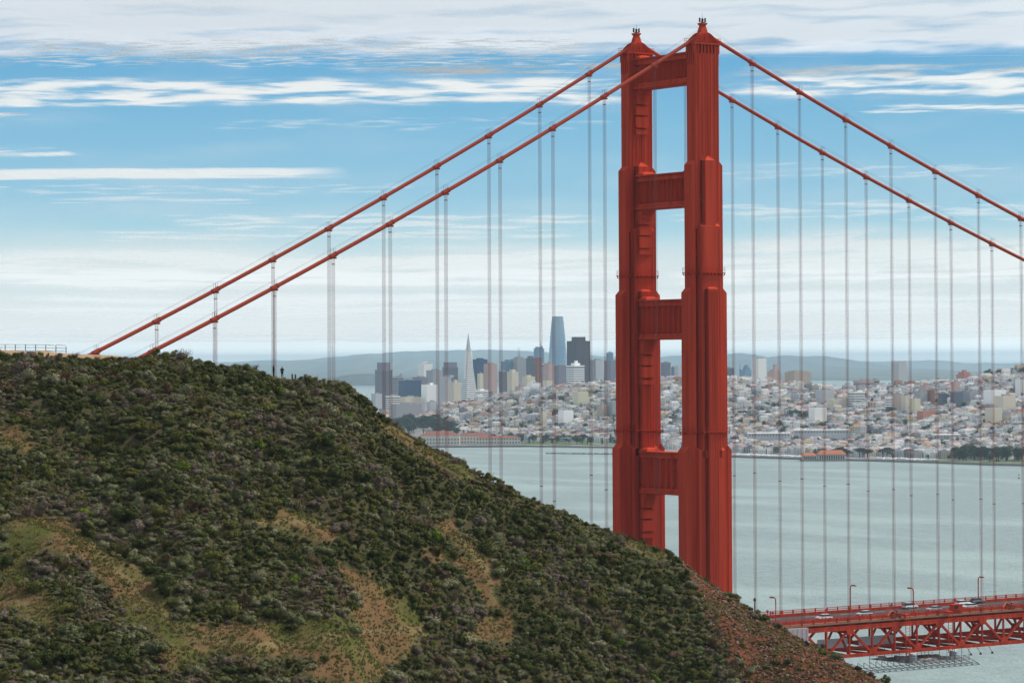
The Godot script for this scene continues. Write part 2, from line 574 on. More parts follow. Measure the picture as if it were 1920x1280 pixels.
func make_hill() -> void:
	hill_noise.seed = 44
	hill_noise.frequency = 0.028
	hill_noise.fractal_octaves = 3
	for c in clearings:
		var p := PackedVector2Array()
		for q in c:
			p.push_back(Vector2(q[0], q[1]))
		clear_polys.append(p)
	var paint := FastNoiseLite.new(); paint.seed = 12; paint.frequency = 0.09; paint.fractal_octaves = 4
	var blot := FastNoiseLite.new(); blot.seed = 13; blot.frequency = 0.5; blot.fractal_octaves = 3
	var cols := 420
	var backs := []
	for k in range(10, 0, -1):
		backs.append(-pow(k, 1.9) * 0.8)
	for k in 231:
		backs.append(k * 0.30 + pow(k / 230.0, 3.0) * 110.0)
	var v := PackedVector3Array()
	var c := PackedColorArray()
	for i in cols + 1:
		var px := -420.0 + 2500.0 * i / cols
		for back in backs:
			var q := hill_at(px, back)
			v.push_back(q)
			var s := seen(q)
			var g := paint.get_noise_2d(q.x, q.z)
			var h := blot.get_noise_2d(q.x, q.z)
			var earth := Color(0.215, 0.118, 0.06).lerp(Color(0.185, 0.122, 0.06), clampf(0.5 + h, 0, 1))
			var grass := Color(0.155, 0.138, 0.052).lerp(Color(0.20, 0.158, 0.07), clampf(0.5 + h * 1.2, 0, 1))
			var green := Color(0.10, 0.112, 0.032)
			var t := Color(0.10, 0.08, 0.046).lerp(Color(0.09, 0.088, 0.04), clampf(0.5 + g, 0, 1))
			var w := in_clearing(s + Vector2(g, h) * 26.0) if back > -3 and s.x > -60 and s.x < 1980 and s.y < 1330 else -1
			if w == 8:
				t = Color(0.25, 0.092, 0.048).lerp(Color(0.13, 0.068, 0.038), clampf(0.5 + h * 1.6 + g, 0, 1))
				t = t.lerp(Color(0.085, 0.085, 0.034), clampf(g * 3.0 - 0.3, 0, 0.8))
			elif w >= 0:
				t = grass.lerp(earth, smoothstep(-0.26, 0.16, g + h * 0.35)).lerp(green, smoothstep(0.1, 0.4, -g + h * 0.3) * 0.9)
			if w >= 0 and w != 8:
				for path in trails:
					for k in path.size() - 1:
						var near := Geometry2D.get_closest_point_to_segment(s, Vector2(path[k][0], path[k][1]), Vector2(path[k + 1][0], path[k + 1][1])).distance_to(s)
						if near < 5.0 + h * 4.0:
							t = Color(0.23, 0.175, 0.085)
			c.push_back(t)
	var idx := PackedInt32Array()
	var rows := backs.size()
	for i in cols:
		for k in rows - 1:
			var a := i * rows + k
			idx.append_array([a, a + 1, a + rows, a + rows, a + 1, a + rows + 1])
	var arr := []
	arr.resize(Mesh.ARRAY_MAX)
	arr[Mesh.ARRAY_VERTEX] = v
	arr[Mesh.ARRAY_COLOR] = c
	arr[Mesh.ARRAY_INDEX] = idx
	var am := ArrayMesh.new()
	am.add_surface_from_arrays(Mesh.PRIMITIVE_TRIANGLES, arr)
	var st := SurfaceTool.new()
	st.create_from(am, 0)
	st.generate_normals()
	var m := by_vertex("hill_soil", 0.95)
	dressed(m, grain(51, 24, 5, 0.65, 1.0, 512), 1.0 / 9.0, relief(52, 12, 5, 10.0, 512), 0.9)
	var o := piece("terrain", st.commit(), m)
	note(o, "headland slope of dry grass and red earth", "", "", "structure")


func leaf_ball(b: Bag, mid: Vector3, r: Vector3, n: int, size: float, base: Color, spread: float) -> void:
	for k in n:
		var d := Vector3(rng.randfn(), rng.randfn() + 0.35, rng.randfn()).normalized()
		var p := mid + d * r * (1.0 - 0.30 * pow(rng.randf(), 2.0))
		var out := (d + Vector3(rng.randfn(), rng.randfn(), rng.randfn()) * 0.30).normalized()
		var s := out.cross(Vector3(rng.randfn(), rng.randfn(), rng.randfn())).normalized()
		var u := out.cross(s)
		var w := size * rng.randf_range(0.55, 1.25)
		b.tint = base * (1.0 + spread * rng.randf_range(-1.0, 1.0))
		b.tint.a = 1.0
		b.tri(p + s * w, p + u * w - s * w * 0.5, p - u * w - s * w * 0.5)


func shrub_shape(kind: int) -> ArrayMesh:
	var b := Bag.new()
	b.colored = true
	var tall: float = [1.0, 0.8, 1.25, 0.9, 0.6, 1.1, 0.45, 0.5, 1.0, 1.35][kind]
	var lobes: int = [8, 5, 7, 11, 9, 4, 10, 7, 4, 6][kind]
	# stems fanning out from the root
	b.tint = Color(0.7, 0.55, 0.5)
	var stems := 46 if kind == 8 else 9
	for k in stems:
		var a := TAU * k / stems + rng.randf() * 0.6
		var out := rng.randf_range(0.35, 0.95)
		b.tube([Vector3(0, -0.35, 0), Vector3(cos(a) * out * 0.45, tall * 0.45, sin(a) * out * 0.45), Vector3(cos(a) * out, tall * rng.randf_range(0.7, 1.1), sin(a) * out)], 0.035, 4, 0.008)
	for k in lobes:
		var a := rng.randf() * TAU
		var rad := 0.15 if k == 0 else rng.randf_range(0.25, 0.85)
		var r := rng.randf_range(0.24, 0.58) * (0.75 if kind == 3 else 1.0)
		var mid := Vector3(cos(a) * rad, tall * (0.62 if k == 0 else rng.randf_range(0.18, 0.55)), sin(a) * rad)
		if kind == 9:
			mid = Vector3(cos(a) * 0.3, 0.25 + k * 0.2, sin(a) * 0.3)
			r = 0.55 - k * 0.06
		var leaf: float = [0.07, 0.085, 0.06, 0.075, 0.07, 0.1, 0.06, 0.08, 0.05, 0.07][kind]
		leaf_ball(b, mid, Vector3(r, r * rng.randf_range(0.7, 1.0), r), 60 if kind == 8 else 170, leaf, Color(1, 1, 1) * rng.randf_range(0.7, 1.3), 0.35)
		if kind != 8:
			b.tint = Color(0.8, 0.8, 0.8) # dense inner twigs and leaves
			b.loft([ring_n(mid.y - r * 0.6, r * 0.35, 7, mid.x, mid.z), ring_n(mid.y - r * 0.1, r * 0.6, 7, mid.x, mid.z), ring_n(mid.y + r * 0.3, r * 0.45, 7, mid.x, mid.z), ring_n(mid.y + r * 0.5, r * 0.15, 7, mid.x, mid.z)])
	return b.mesh()


func make_shrubs() -> void:
	var shapes := []
	for k in 10:
		shapes.append(shrub_shape(k))
	var tints := [ # linear leaf colours, with the words for each
		[Color(0.068, 0.078, 0.024), "dark green", 30], [Color(0.156, 0.162, 0.075), "grey-green", 26], [Color(0.124, 0.120, 0.035), "olive", 18],
		[Color(0.230, 0.215, 0.126), "silvery grey", 15], [Color(0.142, 0.097, 0.056), "brownish", 8], [Color(0.120, 0.156, 0.024), "bright green", 3], [Color(0.182, 0.141, 0.107), "dry pinkish-grey", 4]]
	var total := 0
	for t in tints: total += t[2]
	var drift := FastNoiseLite.new(); drift.seed = 81; drift.frequency = 0.06; drift.fractal_octaves = 2
	var all := []
	var cell := {}
	for tries in 150000:
		var px := rng.randf_range(-260, 1960)
		var back := pow(rng.randf(), 0.9) * 150.0 - 2.5
		var q := hill_at(px, back)
		var s := seen(q)
		if s.x < -120 or s.x > 1800 or s.y > 1420:
			continue
		if s.x > 488 and s.x < 562 and back < 4.0:
			continue # trodden crest where the visitors stand
		var w := in_clearing(s + Vector2(rng.randfn(), rng.randfn() * 0.7) * 9.0)
		var bulk := drift.get_noise_2d(q.x * 1.6 + 300.0, q.z * 1.6)
		var size := (0.36 + 1.15 * pow(rng.randf(), 2.8)) * (1.0 + 0.5 * bulk)
		if back < 8:
			size *= 0.62
		if w == 8:
			if rng.randf() > 0.16: continue
			size *= rng.randf_range(0.25, 0.55)
		elif w >= 0 or in_clearing(s - Vector2(0, size * 16.0)) in [0, 1, 2, 3, 4, 6, 7]:
			if rng.randf() > 0.012: continue
			size *= rng.randf_range(0.3, 0.7)
		var key := Vector2i(floori(q.x / 2.4), floori(q.z / 2.4))
		var clash := false
		for dx in [-1, 0, 1]:
			for dz in [-1, 0, 1]:
				for o in cell.get(key + Vector2i(dx, dz), []):
					if o[0].distance_to(q) < (o[1] + size) * 0.50:
						clash = true
		if clash:
			continue
		if not cell.has(key): cell[key] = []
		cell[key].append([q, size])
		var pick := rng.randi_range(0, total - 1)
		var dn := drift.get_noise_2d(q.x, q.z)
		pick = clampi(pick + int(dn * 70.0), 0, total - 1)
		var ti := 0
		while pick >= tints[ti][2]:
			pick -= tints[ti][2]
			ti += 1
		var basis := Basis.from_euler(Vector3(rng.randf_range(-0.25, 0.25), rng.randf() * TAU, rng.randf_range(-0.25, 0.25))).scaled(Vector3(size * rng.randf_range(0.9, 1.25), size * rng.randf_range(0.85, 1.2), size * rng.randf_range(0.9, 1.25)))
		var c: Color = tints[ti][0] * rng.randf_range(0.8, 1.2)
		var inside := s.x > 8 and s.x < 1912 and s.y < 1275
		all.append([size / (q - EYE).length() if inside else 0.0, Transform3D(basis, q + Vector3(0, 0.12 * size, 0)), Color(c.r, c.g, c.b), ti, rng.randi_range(0, 9), s])
	all.sort_custom(func(a, b): return a[0] > b[0])
	var leaf_mats := []
	for t in tints:
		var lm := by_vertex("leaves_" + t[1].replace(" ", "_"), 0.75)
		lm.albedo_color = t[0].linear_to_srgb()
		lm.backlight_enabled = true
		lm.backlight = Color(0.25, 0.3, 0.15)
		leaf_mats.append(lm)
	var common := by_vertex("leaves", 0.75)
	common.backlight_enabled = true
	common.backlight = Color(0.25, 0.3, 0.15)
	var places := []
	var colors := []
	for k in 10:
		places.append([]); colors.append([])
	for i in all.size():
		var a = all[i]
		if i < 300:
			var s: Vector2 = a[5]
			var zone := "near the trail" if s.y > 1100 and s.x < 620 else "below the open grass" if s.y > 1100 else "under the overlook" if s.x < 620 else "towards the tower"
			var o := piece("shrub", shapes[a[4]], leaf_mats[a[3]])
			o.transform = a[1]
			var level: String = "at the bottom edge" if s.y > 1235 else "near the bottom" if s.y > 1180 else "low down" if s.y > 1110 else "fairly low" if s.y > 1040 else "at middle height" if s.y > 960 else "fairly high" if s.y > 870 else "high up" if s.y > 780 else "just under the crest"
			var form: String = ["rounded", "loose", "tall", "knobbly", "broad", "ragged", "low", "flat", "twiggy", "upright"][a[4]]
			note(o, "%s %s shrub %s, %s %s" % [form, tints[a[3]][1], zone, level, across(s.x).replace(" of the picture", "").replace(" the picture", "")], "shrub", "shrubs " + zone)
		else:
			places[a[4]].append(a[1])
			colors[a[4]].append(a[2])
	for k in 10:
		if places[k].size() > 0:
			scatter("scrub", shapes[k], common, places[k], colors[k], "dense coastal scrub covering the headland", "scrub")
	# grass tufts on the clearings
	var t := Bag.new()
	t.colored = true
	for k in 16:
		var a := rng.randf() * TAU
		var root := Vector3(cos(a), 0, sin(a)) * rng.randf() * 0.5
		var tip := root + Vector3(rng.randfn() * 0.22, rng.randf_range(0.3, 0.8), rng.randfn() * 0.22)
		var side := Vector3(-sin(a), 0, cos(a)) * 0.09
		t.tint = Color(1, 1, 1) * rng.randf_range(0.75, 1.2)
		t.tri(root - side, root + side, tip)
	var tuft := t.mesh()
	var gp := []
	var gc := []
	for tries in 90000:
		var px := rng.randf_range(-40, 1700)
		var back := rng.randf() * 130.0 - 1.0
		var q := hill_at(px, back)
		var s := seen(q)
		if s.y > 1320: continue
		var w := in_clearing(s)
		if w < 0 and rng.randf() > 0.1: continue
		if w == 8 and rng.randf() > 0.4: continue
		var dn := drift.get_noise_2d(q.x * 2.0, q.z * 2.0)
		if dn > 0.25 and rng.randf() < 0.7: continue
		gp.append(Transform3D(Basis(Vector3.UP, rng.randf() * TAU).scaled(Vector3.ONE * rng.randf_range(0.25, 0.6)), q))
		var col := Color(0.15, 0.145, 0.045).lerp(Color(0.25, 0.195, 0.085), clampf(0.5 + dn * 1.5 + rng.randf_range(-0.3, 0.3), 0, 1))
		gc.append(col)
	var gm := by_vertex("grass_blades", 0.8)
	gm.backlight_enabled = true
	gm.backlight = Color(0.3, 0.3, 0.15)
	scatter("grass", tuft, gm, gp, gc, "short dry grass between the shrubs", "grass")
	# broken stones on the red bank
	var st := Bag.new()
	var rows := []
	for k in 4:
		var r: float = [0.6, 1.0, 0.8, 0.25][k]
		var ring := ring_n(-0.3 + k * 0.35, r, 6, 0, 0, 0.8)
		for j in 6:
			ring[j] += Vector3(rng.randfn(), rng.randfn() * 0.5, rng.randfn()) * 0.14
		rows.append(ring)
	st.loft(rows)
	var rp := []
	var rc := []
	for tries in 12000:
		var px := rng.randf_range(1270, 1700)
		var q := hill_at(px, rng.randf() * 60.0 - 1.0)
		if in_clearing(seen(q)) != 8: continue
		rp.append(Transform3D(Basis.from_euler(Vector3(rng.randf() * TAU, rng.randf() * TAU, 0)).scaled(Vector3.ONE * rng.randf_range(0.07, 0.34)), q))
		rc.append(Color(0.17, 0.07, 0.04).lerp(Color(0.24, 0.16, 0.12), rng.randf()) * rng.randf_range(0.6, 1.1))
	scatter("gravel", st.mesh(), by_vertex("stones", 0.95), rp, rc, "broken red stones on the bare bank", "gravel")


func make_headland() -> void:
	# the rest of the headland: the valley in front of the slope and the hills behind and beside the camera
	var n := FastNoiseLite.new(); n.seed = 21; n.frequency = 0.0016; n.fractal_octaves = 5
	var b := Bag.new()
	b.colored = true
	var step := 60.0
	var grid := {}
	for i in 51:
		for k in 61:
			var p := Vector3(-2600.0 + i * step, 0, -500.0 + k * step)
			var inland := clampf((-150.0 - p.x + maxf(0, p.z - 900.0) * 0.1) / 500.0, -0.3, 1.0)
			var h := 150.0 * smoothstep(-0.2, 1.0, inland) + n.get_noise_2d(p.x, p.z) * 150.0 * smoothstep(0.0, 1.0, inland) - 12.0
			var d := p - EYE
			var f := d.dot(ahead)
			var w := absf(d.dot(aside))
			# keep clear of the view: a deep valley in front of the camera
			var open := EYE.y - 8.0 - 0.17 * maxf(f, 0.0) + maxf(0.0, w - 90.0 - f * 0.34) * 0.5
			if f > -60.0:
				h = minf(h, open)
			if f > 520.0:
				h = minf(h, 20.0)
			grid[Vector2i(i, k)] = Vector3(p.x, h, p.z)
	for i in 50:
		for k in 60:
			var q := [grid[Vector2i(i, k)], grid[Vector2i(i + 1, k)], grid[Vector2i(i + 1, k + 1)], grid[Vector2i(i, k + 1)]]
			var g := n.get_noise_2d(q[0].x * 6.0, q[0].z * 6.0)
			b.tint = Color(0.05, 0.056, 0.024).lerp(Color(0.13, 0.11, 0.05), clampf(0.3 + g, 0, 1))
			b.quad(q[0], q[3], q[2], q[1])
	var o := part("terrain", b, by_vertex("headland_scrub", 0.95))
	note(o, "rolling scrub hills of the headland around the viewpoint", "", "", "structure")


# ---------------------------------------------------------------- the bridge

func orange() -> StandardMaterial3D:
	if not mats.has("bridge_paint"):
		var m := stuff_of("bridge_paint", Color(0.57, 0.064, 0.032), 0.7)
		dressed(m, grain(61, 90, 5, 0.78, 1.0, 512, Vector2(1, 6)), 1.0 / 40.0)
		m.uv1_scale = Vector3(1.0 / 14.0, 1.0 / 60.0, 1.0 / 14.0)
	return mats["bridge_paint"]


func cable_y(s: float) -> float:
	if s >= 0:
		return 226.43 - 141.26 * (1.0 - pow(1.0 - s / 640.08, 2.0))
	return 226.43 + 0.57254 * s + 0.00038944 * s * s


func pilaster_end(b: Bag, out: float, sign_: float, hz: float, low: float, inner: float) -> void:
	# stands on the narrow face of a leg, from the pier up to a sloping cap
	var rise := out - inner
	var a := sign_ * inner
	var e := sign_ * out
	var lo: float = minf(a, e)
	var hi: float = maxf(a, e)
	b.box(Vector3(lo, 0, -hz), Vector3(hi, low, hz))
	var p := [Vector3(e, low, -hz), Vector3(e, low, hz), Vector3(a, low, hz), Vector3(a, low, -hz), Vector3(a, low + rise, hz), Vector3(a, low + rise, -hz)]
	b.quad(p[0], p[5], p[4], p[1])
	b.tri(p[1], p[4], p[2])
	b.tri(p[0], p[3], p[5])


func pilaster_side(b: Bag, hx: float, out: float, sign_: float, low: float, inner: float, pyramid: bool, foot := 0.0) -> void:
	var a := sign_ * inner
	var e := sign_ * out
	b.box(Vector3(-hx, foot, minf(a, e)), Vector3(hx, low, maxf(a, e)))
	var rise := 1.15
	if pyramid:
		var tip := Vector3(0, low + rise, a)
		b.tri(Vector3(-hx, low, e), Vector3(hx, low, e), tip)
		b.tri(Vector3(-hx, low, e), tip, Vector3(-hx, low, a))
		b.tri(Vector3(hx, low, e), Vector3(hx, low, a), tip)
	else:
		b.quad(Vector3(-hx, low, e), Vector3(hx, low, e), Vector3(hx, low + rise, a), Vector3(-hx, low + rise, a))
		b.tri(Vector3(-hx, low, e), Vector3(-hx, low + rise, a), Vector3(-hx, low, a))
		b.tri(Vector3(hx, low, e), Vector3(hx, low, a), Vector3(hx, low + rise, a))


func make_tower() -> void:
	var paint := orange()
	var t := thing("bridge_tower", Vector3(-0.4, 0, 0), "tall red-orange art deco bridge tower with two stepped legs and cross struts", "bridge tower")
	for side in [1.0, -1.0]:
		var leg_core := Bag.new()
		leg_core.box(Vector3(-3.7, 194.85, -1.63), Vector3(3.7, 218.4, 1.63)) # plain upper shaft
		leg_core.box(Vector3(-3.1, 218.4, -1.63), Vector3(3.1, 221.2, 1.63))
		leg_core.box(Vector3(-3.1, 221.2, -1.05), Vector3(3.1, 223.3, 1.05)) # recessed behind the teeth
		leg_core.box(Vector3(-3.69, 0, -0.55), Vector3(3.69, 194.85, 0.55)) # web behind the flutes
		leg_core.box(Vector3(-1.5, 0, -1.62), Vector3(1.5, 194.85, 1.62))
		for s in [-1.0, 1.0]:
			leg_core.box(Vector3(minf(s * 2.2, s * 3.7), 178.0, -1.63), Vector3(maxf(s * 2.2, s * 3.7), 194.85, 1.63))
		var leg := part("leg", leg_core, paint, t)
		leg.position = Vector3(0, 0, side * CABLE_Z)
		# stepped pilasters on the ends and on the flanks
		for s in [-1.0, 1.0]:
			for e in [[4.8, 1.5, 193.7, 3.7], [6.0, 1.4, 162.35, 4.8], [7.1, 1.55, 123.75, 6.0]]:
				var b := Bag.new()
				pilaster_end(b, e[0], s, e[1], e[2], e[3])
				part("end_pilaster", b, paint, leg)
			for e in [[1.57, 2.83, 194.8, 1.63, true], [3.0, 2.93, 178.7, 0.54, false], [1.6, 3.75, 163.3, 1.6, true], [4.1, 2.95, 123.8, 0.53, false]]:
				var b := Bag.new()
				if e[0] == 3.0: # the wide step carries flutes beside the narrow one
					pilaster_side(b, e[0], e[1], s, e[2], e[3], e[4], 163.2)
					b.box(Vector3(-2.98, 0, minf(s * 0.5, s * 2.1)), Vector3(2.98, 163.2, maxf(s * 0.5, s * 2.1)))
					for h in [-1.0, 1.0]:
						b.box(Vector3(minf(h * 2.15, h * 3.0), 0, minf(s * 2.0, s * 2.93)), Vector3(maxf(h * 2.15, h * 3.0), 163.2, maxf(s * 2.0, s * 2.93)))
				elif e[0] == 4.1:
					pilaster_side(b, e[0], e[1] - 0.02, s, e[2], e[3], e[4], 122.0)
					for h in [-1.0, 1.0]:
						b.box(Vector3(minf(h * 3.02, h * 4.1), 0, minf(s * 0.53, s * 2.9)), Vector3(maxf(h * 3.02, h * 4.1), 122.0, maxf(s * 0.53, s * 2.9)))
				else:
					pilaster_side(b, e[0], e[1], s, e[2], e[3], e[4])
				part("flank_pilaster", b, paint, leg)
		# thin cover plates over the joints of the steel cells
		var seams := Bag.new()
		for s in [-1.0, 1.0]:
			for x in [-3.4, -2.5, 2.5, 3.4]:
				seams.box(Vector3(x - 0.1, 180, minf(s * 1.60, s * 1.66)), Vector3(x + 0.1, 221.0, maxf(s * 1.60, s * 1.72)))
			for x in [-1.2, -0.4, 0.4, 1.2]:
				seams.box(Vector3(x - 0.09, 196.2, minf(s * 1.60, s * 1.66)), Vector3(x + 0.09, 221.0, maxf(s * 1.60, s * 1.72)))
				seams.box(Vector3(x - 0.06, 60, minf(s * 3.72, s * 3.78)), Vector3(x + 0.09, 163.0, maxf(s * 3.72, s * 3.84)))
			for x in [-2.6, 2.6]:
				seams.box(Vector3(x - 0.06, 124, minf(s * 2.9, s * 2.98)), Vector3(x + 0.06, 178.2, maxf(s * 2.9, s * 2.98)))
			for z in [-1.0, 0.0, 1.0]:
				seams.box(Vector3(minf(s * 7.08, s * 7.13), 60, z - 0.06), Vector3(maxf(s * 7.08, s * 7.13), 123.5, z + 0.06))
				seams.box(Vector3(minf(s * 5.98, s * 6.03), 125.5, z - 0.06), Vector3(maxf(s * 5.98, s * 6.03), 162.2, z + 0.06))
				seams.box(Vector3(minf(s * 4.78, s * 4.83), 164, z - 0.06), Vector3(maxf(s * 4.78, s * 4.83), 193.5, z + 0.06))
		for y in [205.0, 213.0]:
			seams.box(Vector3(-3.76, y, -1.69), Vector3(3.76, y + 0.16, 1.69))
		for y in [86.0, 99.0, 112.0]:
			seams.box(Vector3(-7.15, y, -1.6), Vector3(7.15, y + 0.16, 1.6))
			seams.box(Vector3(-1.65, y, -3.8), Vector3(1.65, y + 0.16, 3.8))
		for y in [136.0, 148.0]:
			seams.box(Vector3(-6.05, y, -1.45), Vector3(6.05, y + 0.16, 1.45))
			seams.box(Vector3(-1.65, y, -3.8), Vector3(1.65, y + 0.16, 3.8))
		for y in [171.5, 185.0]:
			seams.box(Vector3(-4.85, y, -1.55), Vector3(4.85, y + 0.16, 1.55))
		part("joint_cover", seams, paint, leg)
		# walkways with railings round the leg
		for w in [[167.4, 4.8, 1.5, 3.0, 2.93], [128.5, 6.0, 1.5, 3.0, 3.75]]:
			var b := Bag.new()
			for e in [[w[1], w[2], 0.0], [w[3], w[4], 0.012]]: # the walkway follows the cross shape of the leg
				var hx: float = e[0] + 0.45
				var hz: float = e[1] + 0.45
				var y: float = w[0] + e[2]
				b.box(Vector3(-hx, y - 0.22, -hz), Vector3(hx, y - 0.05, hz))
				for k in 7:
					var u := lerpf(-hx + 0.2, hx - 0.2, k / 6.0)
					for s in [-1.0, 1.0]:
						b.beam(Vector3(u, y - 0.25, s * hz), Vector3(u, y - 0.8, s * (hz - 0.5)), 0.16, 0.2)
						b.beam(Vector3(u, y - 0.1, s * (hz - 0.05)), Vector3(u, y + 1.1, s * (hz - 0.05)), 0.06, 0.06)
				for k in 3:
					var u := lerpf(-hz + 0.2, hz - 0.2, k / 2.0)
					for s in [-1.0, 1.0]:
						b.beam(Vector3(s * hx, y - 0.25, u), Vector3(s * (hx - 0.5), y - 0.8, u), 0.16, 0.2)
						b.beam(Vector3(s * (hx - 0.05), y - 0.1, u), Vector3(s * (hx - 0.05), y + 1.1, u), 0.06, 0.06)
				for r in [0.5, 1.08]:
					for s in [-1.0, 1.0]:
						b.beam(Vector3(-hx, y + r, s * (hz - 0.05)), Vector3(hx, y + r, s * (hz - 0.05)), 0.05, 0.05)
						b.beam(Vector3(s * (hx - 0.05), y + r, -hz), Vector3(s * (hx - 0.05), y + r, hz), 0.05, 0.05)
			part("walkway", b, paint, leg)
		# toothed band under the saddle
		for s in [-1.0, 1.0]:
			for k in 8:
				var x := -3.66 + k * 1.046
				part("tooth", solid(Vector3(x - 0.29, 221.2, minf(s * 1.0, s * 1.72)), Vector3(x + 0.29, 223.4, maxf(s * 1.0, s * 1.72))), paint, leg)
			for k in 5:
				var z := -1.45 + k * 0.725
				part("louvre", solid(Vector3(minf(s * 3.05, s * 3.76), 218.3, z - 0.2), Vector3(maxf(s * 3.05, s * 3.76), 223.4, z + 0.2)), paint, leg)
		make_saddle(t, side, paint)
	make_strut(t, 214.1, 221.9, 13, paint, 11.92)
	make_strut(t, 183.7, 192.4, 12, paint, 10.72)
	make_strut(t, 151.0, 161.0, 10, paint, 9.8)
	make_strut(t, 112.5, 123.1, 9, paint, 9.8)
	# crossed bracing under the road and the concrete pier
	var x := Bag.new()
	for y in [[8.0, 36.0], [38.0, 66.0]]:
		for s in [-1.0, 1.0]:
			x.beam(Vector3(0, y[0], -10.5 * s), Vector3(0, y[1], 10.5 * s), 2.0, 1.6)
	part("cross_brace", x, paint, t)
	part("pier", solid(Vector3(-14, -12, -26), Vector3(14, 6, 26)), stuff_of("pier_concrete", Color(0.36, 0.34, 0.31), 0.9), t)


func make_saddle(t: Node3D, side: float, paint: Material) -> void:
	var b := Bag.new()
	b.loft([ring4(223.3, 4.15, 2.1), ring4(223.75, 4.15, 2.1)])
	b.loft([ring4(223.75, 3.5, 1.7), ring4(224.5, 2.9, 1.45), ring4(225.2, 2.3, 1.28), ring4(225.8, 1.65, 1.1), ring4(226.2, 1.1, 0.92), ring4(228.1, 0.6, 0.56), ring4(228.5, 0.9, 0.85), ring4(228.75, 0.9, 0.85)])
	var o := part("saddle_housing", b, paint, t)
	o.position = Vector3(0, 0, side * CABLE_Z)
	var dark := stuff_of("dark_steel", Color(0.045, 0.03, 0.028), 0.6)
	# curved ribs over the housing
	var outline := [[223.8, 3.8, 1.85], [224.6, 3.15, 1.6], [225.32, 2.5, 1.42], [225.92, 1.85, 1.22], [226.32, 1.22, 1.02]]
	for s in [-1.0, 1.0]:
		for k in 13:
			var u := -0.94 + 1.88 * k / 12.0
			var rib := Bag.new()
			for i in outline.size() - 1:
				rib.beam(Vector3(u * outline[i][1], outline[i][0], s * outline[i][2]), Vector3(u * outline[i + 1][1], outline[i + 1][0], s * outline[i + 1][2]), 0.13, 0.16)
			part("roof_rib", rib, paint, o)
		for k in 6:
			var u := -0.9 + 1.8 * k / 5.0
			var rib := Bag.new()
			for i in outline.size() - 1:
				rib.beam(Vector3(s * outline[i][1], outline[i][0], u * outline[i][2]), Vector3(s * outline[i + 1][1], outline[i + 1][0], u * outline[i + 1][2]), 0.13, 0.16)
			part("roof_rib", rib, paint, o)
	# railing, beacon stand and lamps
	var rail := Bag.new()
	for y in [224.3, 224.85]:
		for s in [-1, 1]:
			rail.beam(Vector3(-4.1, y, 2.05 * s), Vector3(4.1, y, 2.05 * s), 0.06, 0.06)
			rail.beam(Vector3(4.1 * s, y, -2.05), Vector3(4.1 * s, y, 2.05), 0.06, 0.06)
	for k in 12:
		for s in [-1, 1]:
			rail.beam(Vector3(-4.1 + k * 0.745, 223.7, 2.05 * s), Vector3(-4.1 + k * 0.745, 224.9, 2.05 * s), 0.06, 0.06)
	part("railing", rail, paint, o)
	var stand := Bag.new()
	stand.tube([Vector3(0, 228.8, 0), Vector3(0, 229.9, 0)], 0.3, 8, 0.22)
	stand.tube([Vector3(0, 229.9, 0), Vector3(0, 231.0, 0)], 0.05, 5, 0.03)
	stand.box(Vector3(-0.9, 228.9, -0.06), Vector3(0.9, 229.02, 0.06))
	stand.box(Vector3(-0.9, 229.55, -0.06), Vector3(0.9, 229.65, 0.06))
	part("beacon_stand", stand, dark, o)
	for s in [-1, 1]:
		var lamp := Bag.new()
		lamp.loft([ring_n(229.0, 0.2, 8, s * 0.85), ring_n(229.35, 0.26, 8, s * 0.85), ring_n(229.55, 0.16, 8, s * 0.85)])
		lamp.loft([ring_n(229.62, 0.2, 8, s * 0.85), ring_n(229.9, 0.24, 8, s * 0.85), ring_n(230.05, 0.12, 8, s * 0.85)])
		part("beacon", lamp, dark, o)


